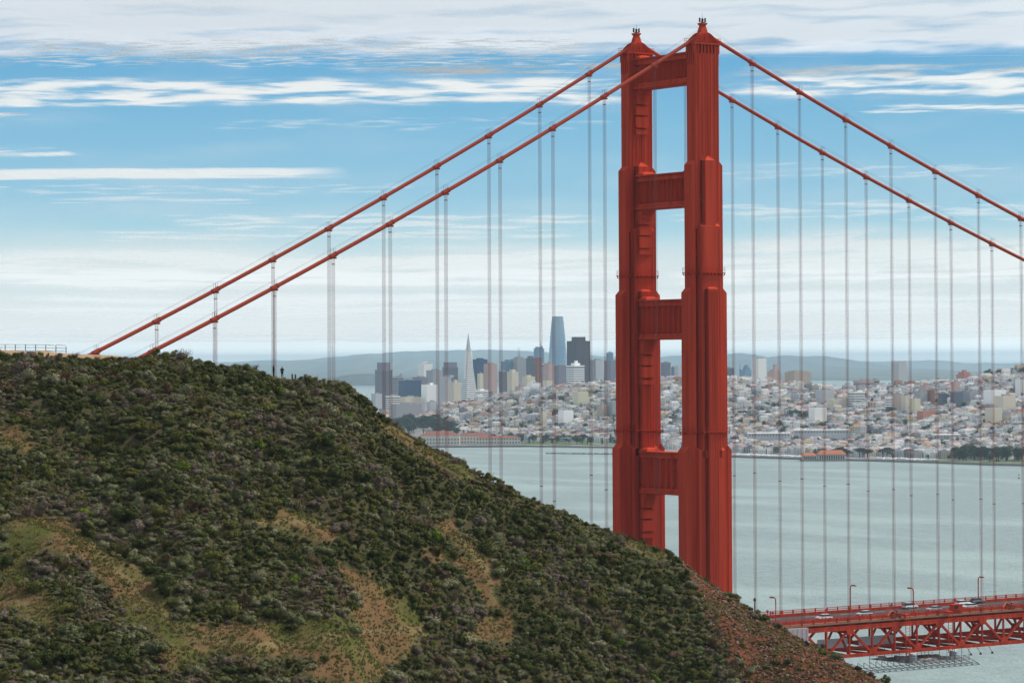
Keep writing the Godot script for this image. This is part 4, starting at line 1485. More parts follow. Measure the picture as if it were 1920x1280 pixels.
func make_obelisk() -> void:
	var far := 9100.0
	var tip := at(1045.5, 593, far)
	var ground := 6.0
	var o := thing("glass_tower", Vector3(tip.x, ground, tip.z), "tallest skyscraper, rounded tapering tower of pale blue glass", "building")
	towers_px.append([1031, 1061, "tallest rounded glass tower"])
	var h := tip.y - ground
	var rows := []
	for k in 31:
		var t := k / 30.0
		var r := 25.0 * (1.0 - 0.42 * pow(maxf(0, t - 0.28) / 0.72, 2.1))
		var ring := []
		for j in 24:
			var a := TAU * j / 24 + 0.3
			var q := pow(pow(absf(cos(a)), 3.2) + pow(absf(sin(a)), 3.2), -1.0 / 3.2)
			ring.append(Vector3(cos(a) * q * r, h * t, -sin(a) * q * r))
		rows.append(ring)
	var b := Bag.new()
	b.loft(rows)
	var glass := stuff_of("pale_glass", Color(0.25, 0.36, 0.45), 0.12)
	glass.metallic = 0.55
	part("curtain_wall", b, glass, o)
	var bands := Bag.new()
	for k in 44:
		var t := (k + 0.5) / 45.0
		var r := 25.35 * (1.0 - 0.42 * pow(maxf(0, t - 0.28) / 0.72, 2.1))
		var lo := []
		var hi := []
		for j in 24:
			var a := TAU * j / 24 + 0.3
			var q := pow(pow(absf(cos(a)), 3.2) + pow(absf(sin(a)), 3.2), -1.0 / 3.2)
			lo.append(Vector3(cos(a) * q * r, h * t, -sin(a) * q * r))
			hi.append(Vector3(cos(a) * q * r, h * t + 0.7, -sin(a) * q * r))
		bands.loft([lo, hi])
	note(part("sun_shade", bands, stuff_of("shade_metal", Color(0.40, 0.44, 0.48), 0.4, 0.4), o), "", "", "", "stuff")


func make_arched_tower() -> void:
	var far := 6300.0
	var o := high_rise(1672, 1701, 684, far, "pale_grey", "stripes", "grey tower with twin arched roof, standing alone on the ridge", [], 1.0, 4.2, "mid")
	var p := at(1686.5, 684, far)
	var h := p.y - o.position.y
	var lz := 29.0 / FOCAL * far / (0.567 + 0.824)
	for k in 2:
		var b := Bag.new()
		var x0 := -lz / 2 + k * lz / 2
		var prev := []
		for j in 9:
			var a := PI * j / 8
			var q := Vector3(x0 + lz / 4 - cos(a) * lz / 4, h + sin(a) * 9.0, 0)
			if prev:
				b.quad(prev[0] + Vector3(0, 0, lz / 2), q + Vector3(0, 0, lz / 2), q - Vector3(0, 0, lz / 2), prev[0] - Vector3(0, 0, lz / 2))
				for s in [-1.0, 1.0]:
					b.quad(Vector3(prev[0].x, h - 1, s * lz / 2), Vector3(q.x, h - 1, s * lz / 2), q + Vector3(0, 0, s * lz / 2), prev[0] + Vector3(0, 0, s * lz / 2))
			prev = [q]
		part("arched_roof", b, stuff_of("wall_pale_grey", tones["pale_grey"]), o)


func house_shape(kind: int) -> ArrayMesh:
	var b := Bag.new()
	b.colored = true
	var w := 3.7 # half width along z
	var d := 7.5 # half depth along x
	var h: float = [8.5, 10.0, 11.5, 7.5, 13.0, 9.5][kind % 6]
	b.tint = Color(1, 1, 1)
	b.box(Vector3(-d, -6, -w), Vector3(d, h, w))
	b.box(Vector3(-d - 1.0, 2.6, -w * 0.62), Vector3(d + 1.0, h - 0.9, w * 0.2)) # bay
	b.tint = Color(0.9, 0.9, 0.9)
	b.box(Vector3(-d - 0.35, h - 0.5, -w - 0.05), Vector3(d + 0.35, h + 0.35, w + 0.05)) # cornice
	if kind == 1 or kind == 4: # gable
		b.tint = Color(0.48, 0.45, 0.46)
		var g := h + 2.6
		b.quad(Vector3(-d, h + 0.36, w), Vector3(d, h + 0.36, w), Vector3(d, g, 0), Vector3(-d, g, 0))
		b.quad(Vector3(d, h + 0.36, -w), Vector3(-d, h + 0.36, -w), Vector3(-d, g, 0), Vector3(d, g, 0))
		b.tint = Color(1, 1, 1)
		b.tri(Vector3(-d, h + 0.36, -w), Vector3(-d, h + 0.36, w), Vector3(-d, g, 0))
		b.tri(Vector3(d, h + 0.36, w), Vector3(d, h + 0.36, -w), Vector3(d, g, 0))
	elif kind == 5: # hipped tile roof
		b.tint = Color(0.50, 0.26, 0.22)
		b.loft([ring4(h + 0.36, d + 0.4, w + 0.3), ring4(h + 2.2, d - 3.2, 0.3)])
	else: # flat roof with stair head
		b.tint = Color(0.62, 0.61, 0.63)
		b.box(Vector3(-d + 0.3, h + 0.3, -w + 0.3), Vector3(d - 0.3, h + 0.42, w - 0.3))
		b.box(Vector3(-1.5, h, 0.5), Vector3(2.0, h + 2.2, 2.6))
	b.tint = Color(0.10, 0.11, 0.13)
	var rows := int(h / 3.2)
	for r in rows:
		var y := 0.7 + r * 3.1
		for s in [-1.0, 1.0]:
			for z in [-2.5, -0.6, 1.6]:
				if r == 0 and z == -0.6: continue
				var x: float = s * (d + (1.02 if z < 0.5 and r > 0 else 0.02))
				b.box(Vector3(x - 0.03, y, z - 0.55), Vector3(x + 0.03, y + 1.6, z + 0.55))
		for x in [-5.0, -1.6, 1.8, 5.0]:
			for s in [-1.0, 1.0]:
				b.box(Vector3(x - 0.6, y + 0.1, s * w - 0.03), Vector3(x + 0.6, y + 1.6, s * w + 0.03))
	return b.mesh()


func make_houses() -> void:
	var shapes := []
	for k in 6:
		shapes.append(house_shape(k))
	var walls := [[Color(0.81, 0.79, 0.75), "white"], [Color(0.70, 0.64, 0.54), "cream"], [Color(0.56, 0.55, 0.57), "pale grey"], [Color(0.55, 0.40, 0.33), "pink"], [Color(0.58, 0.47, 0.30), "yellow"],
		[Color(0.36, 0.33, 0.30), "tan"], [Color(0.33, 0.38, 0.42), "pale blue"], [Color(0.40, 0.22, 0.16), "terracotta"], [Color(0.22, 0.21, 0.21), "dark grey"], [Color(0.84, 0.84, 0.83), "bright white"]]
	var chance := [27, 18, 20, 6, 4, 8, 5, 2, 5, 11]
	var roofs := ["flat-roofed", "gabled", "flat-roofed", "flat-roofed", "gabled", "tile-roofed"]
	var wall_mats := []
	for w in walls:
		var m := by_vertex("house_" + w[1].replace(" ", "_"), 0.85)
		m.albedo_color = w[0].linear_to_srgb()
		wall_mats.append(m)
	var parks := [[[880, 770], [1160, 775], [1160, 840], [880, 838]]]
	var all := []
	var corner := EYE + ahead * 4100
	var x := 1200.0
	while x < 4300.0:
		var block := posmod(x, 96.0)
		if block < 24.0 and block > 0.0 and block < 18.0:
			x += 18.0
		var z := -6000.0
		while z < -1500.0:
			z += rng.randf_range(7.6, 9.4)
			if posmod(z, 140.0) < 17.0:
				z += 17.0
			var p := Vector3(x + rng.randf_range(-1.5, 1.5), 0, z)
			var fr := frame_of(p)
			if fr.y < 640 or fr.y > 1960: continue
			var d := fr.x - ramp(shore, fr.y, 1)
			var run := ramp(crest_of, fr.y, 2)
			if d < 60 or d > run + 120: continue
			if fr.y < 1250 and d < (260 if fr.y > 985 else 330): continue # park and pier aprons
			if fr.y < 860 and d < 520: continue
			if fr.y > 1770 and d < 170: continue
			if fr.y > 1250 and fr.y < 1770 and d < 110: continue
			if fr.y < 1000 and d > 560 and d < 700 and rng.randf() < 0.5: continue
			var skip := rng.randf() < 0.06
			for f in footprints:
				if absf(f[0].x - p.x) < f[1].x + 8 and absf(f[0].y - p.z) < f[1].y + 4:
					skip = true
					break
			if skip: continue
			p.y = city_height(fr.x, fr.y)
			var pick := rng.randi_range(0, 105)
			var wi := 0
			while wi < 9 and pick >= chance[wi]:
				pick -= chance[wi]
				wi += 1
			var kind: int = [0, 1, 2, 3, 4, 5, 0, 2, 3, 0, 2, 3][rng.randi_range(0, 11)]
			var tall := rng.randf_range(0.85, 1.15) * (1.0 + 0.55 * smoothstep(0.55, 1.0, d / run) * rng.randf())
			var wide := 1.0 if rng.randf() < 0.82 else rng.randf_range(1.5, 2.6)
			var tr := Transform3D(Basis.IDENTITY.scaled(Vector3(rng.randf_range(0.85, 1.1), tall, wide)), p)
			if rng.randf() < 0.3:
				tr.basis = Basis(Vector3.UP, PI / 2) * tr.basis
			all.append([fr.x, tr, wi, kind, fr.y, d])
			if wide > 1.2: z += (wide - 1) * 7.0
		x += 15.5
	all.sort_custom(func(a, b): return a[0] < b[0])
	var places := []
	var colors := []
	for k in 6:
		places.append([]); colors.append([])
	var made := 0
	var named := []
	for a in all:
		if made < 300 and a[4] > 700 and a[4] < 1915 and not (a[4] > 1150 and a[4] < 1365):
			made += 1
			var o := piece("house", shapes[a[3]], wall_mats[a[2]])
			o.transform = a[1]
			var near := "the red-roofed boathouse"
			if a[4] > 1690: near = "the waterfront grove"
			elif a[4] < 1160: near = "the park by the piers"
			elif a[4] < 1480: near = "the yacht basin"
			var row_word := "in the first rows behind" if a[5] < 150 else "some rows behind" if a[5] < 230 else "farther up behind"
			named.append([a[4], o, "%s %s house" % [walls[a[2]][1], roofs[a[3]]], row_word + " " + near])
		else:
			places[a[3]].append(a[1])
			var c: Color = walls[a[2]][0] * rng.randf_range(0.9, 1.08)
			colors[a[3]].append(Color(c.r, c.g, c.b))
	named.sort_custom(func(p, q): return p[0] < q[0])
	var count := {}
	for e in named:
		var key: String = e[2] + e[3]
		count[key] = count.get(key, 0) + 1
		note(e[1], "%s, %s such from left, %s" % [e[2], ordinal(count[key]), e[3]], "house", "houses " + e[3])
	var common := by_vertex("houses_far", 0.85)
	for k in 6:
		scatter("far_houses", shapes[k], common, places[k], colors[k], "pale houses packed over the city slopes", "houses")


func crown_shape(kind: int) -> Array: # [trunk, crown] unit tree about 1 tall
	var t := Bag.new()
	var lean := Vector3(rng.randf_range(-0.05, 0.05), 0, rng.randf_range(-0.05, 0.05))
	t.tube([Vector3(0, -0.15, 0), Vector3(0, 0.25, 0) + lean, Vector3(0, 0.6, 0) + lean * 2], 0.045, 6, 0.02)
	for k in 4:
		var a := TAU * k / 4 + rng.randf()
		t.tube([Vector3(0, 0.3, 0) + lean, Vector3(cos(a) * 0.22, 0.58, sin(a) * 0.22)], 0.02, 4, 0.008)
	var b := Bag.new()
	b.colored = true
	if kind == 3: # cypress
		for k in 8:
			var y := 0.12 + k * 0.105
			leaf_ball(b, Vector3(0, y, 0), Vector3(0.15 * (1.05 - y * 0.7), 0.1, 0.15 * (1.05 - y * 0.7)), 60, 0.035, Color(0.045, 0.055, 0.035), 0.3)
	elif kind == 2: # flat-topped pine
		for k in 10:
			var a := rng.randf() * TAU
			var r := rng.randf_range(0.05, 0.5)
			leaf_ball(b, Vector3(cos(a) * r, rng.randf_range(0.6, 0.85), sin(a) * r), Vector3(0.24, 0.11, 0.24), 70, 0.045, Color(0.04, 0.052, 0.03), 0.3)
	else:
		for k in 11:
			var a := rng.randf() * TAU
			var r := rng.randf_range(0.0, 0.34)
			leaf_ball(b, Vector3(cos(a) * r, rng.randf_range(0.32, 0.8), sin(a) * r), Vector3(0.22, 0.19, 0.22), 70, 0.045, Color(0.042, 0.056, 0.032) if kind == 0 else Color(0.055, 0.062, 0.03), 0.3)
	return [t.mesh(), b.mesh()]


func make_city_trees() -> void:
	var kinds := []
	for k in 4:
		kinds.append(crown_shape(k))
	var bark := stuff_of("bark", Color(0.06, 0.045, 0.035), 0.9)
	var leaves := by_vertex("tree_leaves", 0.8)
	leaves.backlight_enabled = true
	leaves.backlight = Color(0.2, 0.25, 0.15)
	var words := ["broad dark tree", "rounded olive-green tree", "flat-topped dark pine", "narrow dark cypress"]
	# groves: [x0, x1, distance from the shore from, to, how many, height from, to, kind or -1, where]
	var groves := [
		[690, 850, 90, 420, 95, 14, 26, 0, "in the dark wooded park above the piers"],
		[850, 975, 160, 330, 22, 10, 17, -1, "between the pier sheds and the hillside houses"],
		[975, 1160, 90, 300, 44, 9, 18, -1, "on the green park by the shore"],
		[1540, 1680, 45, 100, 20, 11, 17, 2, "behind the red-roofed boathouse"],
		[1785, 1935, 60, 190, 62, 13, 23, 0, "in the dense waterfront grove"],
		[1365, 1540, 60, 240, 16, 8, 15, -1, "among the houses near the yacht basin"],
		[1640, 1790, 50, 130, 16, 6, 12, -1, "by houses beside the grove"],
		[925, 1010, 800, 1000, 24, 10, 18, 0, "on the wooded hill"],
		[860, 930, 720, 900, 12, 8, 15, 0, "below the broad white block"],
		[1370, 1700, 350, 1100, 34, 10, 22, -1, "scattered right of the bridge tower"],
		[1480, 1518, 860, 930, 8, 16, 22, 0, "in the tree group by the white windowed block"],
		[1700, 1930, 300, 1200, 26, 8, 17, -1, "scattered on the slope under the ridge"],
		[1000, 1160, 420, 960, 26, 9, 19, -1, "scattered left of the bridge tower"],
		[1846, 1935, 1440, 1560, 14, 18, 27, 0, "in the tall tree clump on the skyline"],
		[1245, 1280, 200, 1000, 8, 9, 16, -1, "seen between the bridge tower's legs"]]
	for g in groves:
		var spots := []
		for k in int(g[4] * 0.66):
			spots.append(rng.randf_range(g[0], g[1]))
		spots.sort()
		for k in spots.size():
			var px: float = spots[k]
			var d := rng.randf_range(g[2], g[3])
			var p := ground_at(ramp(shore, px, 1) + d, px)
			var kind: int = g[7] if g[7] >= 0 and rng.randf() < 0.85 else rng.randi_range(0, 3)
			var h := rng.randf_range(g[5], g[6])
			var o := thing("tree", p, "%s, %s from the left %s" % [words[kind], ordinal(k + 1), g[8]], "tree", "trees " + g[8])
			o.transform = Transform3D(Basis(Vector3.UP, rng.randf() * TAU).scaled(Vector3(h * rng.randf_range(0.9, 1.25), h, h * rng.randf_range(0.9, 1.25))), p)
			piece("trunk", kinds[kind][0], bark, o)
			piece("crown", kinds[kind][1], leaves, o)
	# garden trees too small to tell apart
	var places := [[], []]
	for tries in 2600:
		var px := rng.randf_range(700, 1930)
		var run := ramp(crest_of, px, 2)
		var d := rng.randf_range(280, run + 150)
		var p := ground_at(ramp(shore, px, 1) + d, px)
		var h := rng.randf_range(6, 15)
		places[tries % 2].append(Transform3D(Basis(Vector3.UP, rng.randf() * TAU).scaled(Vector3(h, h, h)), p))
	for k in 2:
		scatter("garden_trees", kinds[k][1], leaves, places[k], [], "small dark garden trees between the houses", "trees")


func make_waterfront() -> void:
	var cream := stuff_of("pier_wall", Color(0.60, 0.55, 0.47), 0.85)
	var tile := dressed(stuff_of("red_tile", Color(0.33, 0.13, 0.10), 0.85), grain(75, 30, 4, 0.7, 1.0), 1.0 / 10.0)
	var dark := stuff_of("dark_opening", Color(0.05, 0.055, 0.07), 0.4)
	var plank := stuff_of("wharf", Color(0.20, 0.19, 0.18), 0.9)
	# long pier sheds with red roofs: [x0, x1, eaves y, ridge y, metres ahead, deep, label]
	for e in [[788, 862, 816, 808, 5395, 34, "longest pier shed with a red hipped roof and cream walls"], [858, 921, 817, 811, 5440, 24, "middle pier shed with a red roof and cream walls"], [893, 976, 821, 817, 5392, 22, "low pier shed with a red roof nearest the park"]]:
		var a := at(e[0], 834, e[4])
		var c := at(e[1], 834, e[4])
		var eaves := at(e[0], e[2], e[4]).y
		var ridge := at(e[0], e[3], e[4]).y
		var length := a.distance_to(c)
		var o := thing("pier_shed", Vector3((a.x + c.x) / 2, 2.6, (a.z + c.z) / 2), e[6], "pier shed", "pier sheds")
		o.rotation.y = -atan2(aside.z, aside.x)
		var w := Bag.new()
		var hd: float = e[5] / 2.0
		w.box(Vector3(-length / 2, 0, -hd), Vector3(length / 2, eaves - 2.6, hd))
		part("wall", w, cream, o)
		var r := Bag.new()
		r.loft([ring4(eaves - 2.6 + 0.02, length / 2 + 1, hd + 1), ring4(ridge - 2.6, length / 2 - hd, 0.5)])
		part("roof", r, tile, o)
		var n := int(length / 5.2)
		var rows := 2 if eaves > 14 else 1
		for row in rows:
			for k in n:
				var x := -length / 2 + (k + 0.5) * length / n
				var y := 3.0 + row * 6.0
				part("window", solid(Vector3(x - 1.2, y, hd - 0.1), Vector3(x + 1.2, y + 2.6, hd + 0.08)), dark, o)
	# wharf under the sheds
	var wa := at(770, 838, 5340)
	var wb := at(985, 838, 5340)
	var wharf := thing("wharf", Vector3((wa.x + wb.x) / 2, 0, (wa.z + wb.z) / 2), "long dark wharf under the red-roofed pier sheds", "wharf")
	wharf.rotation.y = -atan2(aside.z, aside.x)
	var wl := wa.distance_to(wb)
	part("deck", solid(Vector3(-wl / 2, 1.6, -70), Vector3(wl / 2, 2.6, 6)), plank, wharf)
	for k in 40:
		part("pile", solid(Vector3(-wl / 2 + (k + 0.5) * wl / 40 - 0.35, -4, 4.6), Vector3(-wl / 2 + (k + 0.5) * wl / 40 + 0.35, 1.6, 5.4)), plank, wharf)
	# boathouse with a red roof
	var far := 4512.0
	var p := at(1545, 868, far)
	var o := thing("boathouse", Vector3(p.x, 1.5, p.z), "waterfront boathouse with a long red-orange roof and dark arcade", "boathouse")
	o.rotation.y = -atan2(aside.z, aside.x)
	var sc := far / FOCAL
	var red := stuff_of("boathouse_tile", Color(0.42, 0.14, 0.075), 0.8)
	for e in [[1533 - 1545, 1586 - 1545, 8.5, 14.5, 18.0], [1504 - 1545, 1533 - 1545, 6.5, 10.5, 15.0]]:
		var x0: float = e[0] * sc
		var x1: float = e[1] * sc
		part("wall", solid(Vector3(x0 + 1, 0, -e[4] / 2 + 1), Vector3(x1 - 1, e[2], e[4] / 2 - 1)), cream, o)
		var r := Bag.new()
		r.loft([ring4(e[2], (x1 - x0) / 2 + 0.8, e[4] / 2 + 1, (x0 + x1) / 2), ring4(e[3], (x1 - x0) / 2 - 6, 0.5, (x0 + x1) / 2)])
		part("roof", r, red, o)
		var n := int((x1 - x0) / 3.6)
		for k in n:
			var x := x0 + 2 + (k + 0.5) * (x1 - x0 - 4) / n
			part("arch", solid(Vector3(x - 1.1, 0.8, e[4] / 2 - 1.1), Vector3(x + 1.1, e[2] - 1.6, e[4] / 2 - 0.9)), dark, o)
	part("terrace", solid(Vector3(-44 * sc, -4, -12), Vector3(44 * sc, 0.2, 13)), plank, o)
	# long low white halls behind the shore
	for e in [[1490, 1592, 806, 5130, "long white hall with a row of dark windows behind the marina houses"], [1403, 1482, 812, 5120, "long white flat-roofed hall behind the yacht basin"], [1750, 1800, 815, 5000, "pale long hall above the waterfront grove"]]:
		var q := at((e[0] + e[1]) / 2, e[2], e[3])
		var fr := frame_of(q)
		var gy := city_height(e[3], fr.y) - 3
		var len_: float = (e[1] - e[0]) / FOCAL * e[3]
		var hall := thing("hall", Vector3(q.x, gy, q.z), e[4], "hall")
		hall.rotation.y = -atan2(aside.z, aside.x)
		part("wall", solid(Vector3(-len_ / 2, 0, -14), Vector3(len_ / 2, q.y - gy, 14)), stuff_of("wall_pale_grey", tones["pale_grey"]), hall)
		part("roof", solid(Vector3(-len_ / 2 - 0.6, q.y - gy, -14.6), Vector3(len_ / 2 + 0.6, q.y - gy + 0.9, 14.6)), stuff_of("wall_bright_white", tones["bright_white"]), hall)
		for k in int(len_ / 5):
			var x := -len_ / 2 + 2.5 + k * 5.0
			part("window", solid(Vector3(x - 1.2, q.y - gy - 4.4, 13.9), Vector3(x + 1.2, q.y - gy - 2.0, 14.08)), dark, hall)
	# breakwater and sea wall
	var bw := Bag.new()
	var b0 := at_y(1026, 849.5, 1.0)
	var b1 := at_y(1380, 852, 1.0)
	for k in 90:
		var c := b0.lerp(b1, k / 89.0) + Vector3(rng.randf_range(-2, 2), 0, rng.randf_range(-2, 2))
		var r := rng.randf_range(3.0, 5.0)
		bw.loft([ring_n(-2.5, r * 1.2, 6, c.x, c.z), ring_n(0.6, r, 6, c.x, c.z), ring_n(rng.randf_range(1.2, 2.0), r * 0.5, 6, c.x, c.z)])
	var brk := part("breakwater", bw, stuff_of("wet_rock", Color(0.085, 0.08, 0.075), 0.9))
	note(brk, "low dark rock breakwater off the park shore", "breakwater")
	var sw := Bag.new()
	for i in 150:
		var px := 840.0 + i * 8.0
		var q0 := ground_at(ramp(shore, px, 1) - 2.0, px)
		var q1 := ground_at(ramp(shore, px + 8.0, 1) - 2.0, px + 8.0)
		q0.y = 0.2; q1.y = 0.2
		sw.beam(q0, q1, 4.0, 5.0)
	var wall := part("sea_wall", sw, stuff_of("sea_wall_stone", Color(0.22, 0.205, 0.19), 0.9))
	note(wall, "dark stone sea wall along the city shore", "sea wall")
	# moored boats in the basin
	var hull_mesh := Bag.new()
	hull_mesh.loft([[Vector3(-4.5, -0.4, 0.9), Vector3(3, -0.4, 1.0), Vector3(5.2, -0.4, 0), Vector3(3, -0.4, -1.0), Vector3(-4.5, -0.4, -0.9)], [Vector3(-5, 1.1, 1.5), Vector3(3, 1.2, 1.7), Vector3(6.4, 1.5, 0), Vector3(3, 1.2, -1.7), Vector3(-5, 1.1, -1.5)]])
	var cabin_mesh := Bag.new()
	cabin_mesh.loft([ring4(1.1, 2.4, 1.0, -0.4), ring4(2.2, 1.8, 0.8, -0.5)])
	var mast_mesh := Bag.new()
	mast_mesh.tube([Vector3(0.8, 1.2, 0), Vector3(0.8, 13.5, 0)], 0.14, 5, 0.08)
	mast_mesh.beam(Vector3(0.8, 3.0, 0), Vector3(-3.8, 3.0, 0), 0.35, 0.35)
	var hm := hull_mesh.mesh()
	var cm := cabin_mesh.mesh()
	var mm := mast_mesh.mesh()
	var white := stuff_of("boat_white", Color(0.78, 0.78, 0.77), 0.4)
	var alu := stuff_of("boat_mast", Color(0.6, 0.6, 0.6), 0.4, 0.6)
	for k in 64:
		var px := 1372.0 + k * 3.25 if k < 40 else 1645.0 + (k - 40) * 4.8
		var q := ground_at(ramp(shore, px, 1) + rng.randf_range(6, 44), px)
		var boat := thing("sailboat", Vector3(q.x, 3.4, q.z), "white moored sailboat, %s from the left in the row left of the boathouse" % ordinal(k + 1) if k < 40 else "white moored sailboat, %s from the left in the row right of the boathouse" % ordinal(k - 39), "sailboat", "sailboats in the yacht basin")
		boat.rotation.y = rng.randf_range(-0.3, 0.3) + (0.6 if k % 3 == 0 else 0.0)
		piece("hull", hm, white, boat)
		piece("cabin", cm, white, boat)
		piece("mast", mm, alu, boat)
	# channel buoy
	var by := at_y(1911.5, 897, 0.0)
	var buoy := thing("buoy", by, "small dark channel buoy on the water off the grove", "buoy")
	var fl := Bag.new()
	fl.loft([ring_n(-0.6, 1.0, 10), ring_n(0.5, 1.3, 10), ring_n(0.9, 1.2, 10)])
	part("float", fl, stuff_of("buoy_green", Color(0.03, 0.06, 0.05), 0.5), buoy)
	var tw := Bag.new()
	for k in 4:
		var a := TAU * k / 4
		tw.beam(Vector3(cos(a), 0.8, sin(a)), Vector3(cos(a) * 0.3, 4.6, sin(a) * 0.3), 0.16, 0.16)
	tw.box(Vector3(-0.5, 4.4, -0.5), Vector3(0.5, 5.4, 0.5))
	part("cage", tw, stuff_of("buoy_green", Color.BLACK), buoy)


# ---------------------------------------------------------------- traffic, lamps and works on the bridge

func on_deck(px: float, py: float, lift := 0.0) -> Vector3: # place on the roadway seen at a photograph point
	var p := at_y(px, py, 79.3 + lift)
	for k in 4:
		p = at_y(px, py, deck_y(p.x) - 0.14 + lift)
	return p


func make_car(where: Vector3, tone: Color, tone_word: String, label: String, south: bool, tall: float) -> void:
	var o := thing("car", where, label, "car", "cars on the bridge")
	if south:
		o.rotation.y = PI
	var body := Bag.new()
	var prof := [[-2.25, 0.45, 0.72], [-2.2, 0.35, 0.85], [-1.5, 0.28, 0.95], [0.0, 0.26, 0.97], [1.5, 0.28, 0.93], [2.15, 0.35, 0.80], [2.25, 0.45, 0.68]]
	var rings := []
	for e in prof:
		rings.append([Vector3(e[0], e[1], 0.86), Vector3(e[0], e[1], -0.86), Vector3(e[0], (e[1] + e[2]) / 2, -0.92), Vector3(e[0], e[2], -0.80), Vector3(e[0], e[2], 0.80), Vector3(e[0], (e[1] + e[2]) / 2, 0.92)])
	body.loft(rings)
	var paint := stuff_of("car_" + tone_word, tone, 0.25)
	paint.clearcoat_enabled = true
	part("body", body, paint, o)
	var cabin := Bag.new()
	cabin.loft([ring4(0.93, 1.55, 0.80, -0.35), ring4(tall, 1.05, 0.64, -0.45)])
	part("windows", cabin, stuff_of("car_glass", Color(0.02, 0.025, 0.03), 0.08), o)
	part("roof", solid(Vector3(-1.52, tall - 0.02, -0.66), Vector3(0.60, tall + 0.05, 0.66)), paint, o)
	for x in [-1.4, 1.4]:
		for z in [-0.82, 0.82]:
			var tyre := Bag.new()
			tyre.tube([Vector3(x, 0.33, z - 0.11), Vector3(x, 0.33, z + 0.11)], 0.33, 12)
			var wh := part("wheel", tyre, stuff_of("tyre", Color(0.02, 0.02, 0.02), 0.8), o)
			var rim := Bag.new()
			rim.tube([Vector3(x, 0.33, z - 0.12), Vector3(x, 0.33, z + 0.12)], 0.2, 10)
			part("rim", rim, stuff_of("rim", Color(0.5, 0.5, 0.5), 0.3, 0.8), wh)
	for z in [-0.62, 0.62]:
		part("headlight", solid(Vector3(2.12, 0.6, z - 0.17), Vector3(2.26, 0.72, z + 0.17)), stuff_of("lamp_lens", Color(0.6, 0.6, 0.6), 0.1), o)
		part("tail_light", solid(Vector3(-2.27, 0.62, z - 0.17), Vector3(-2.18, 0.76, z + 0.17)), stuff_of("tail_lens", Color(0.35, 0.02, 0.02), 0.2), o)


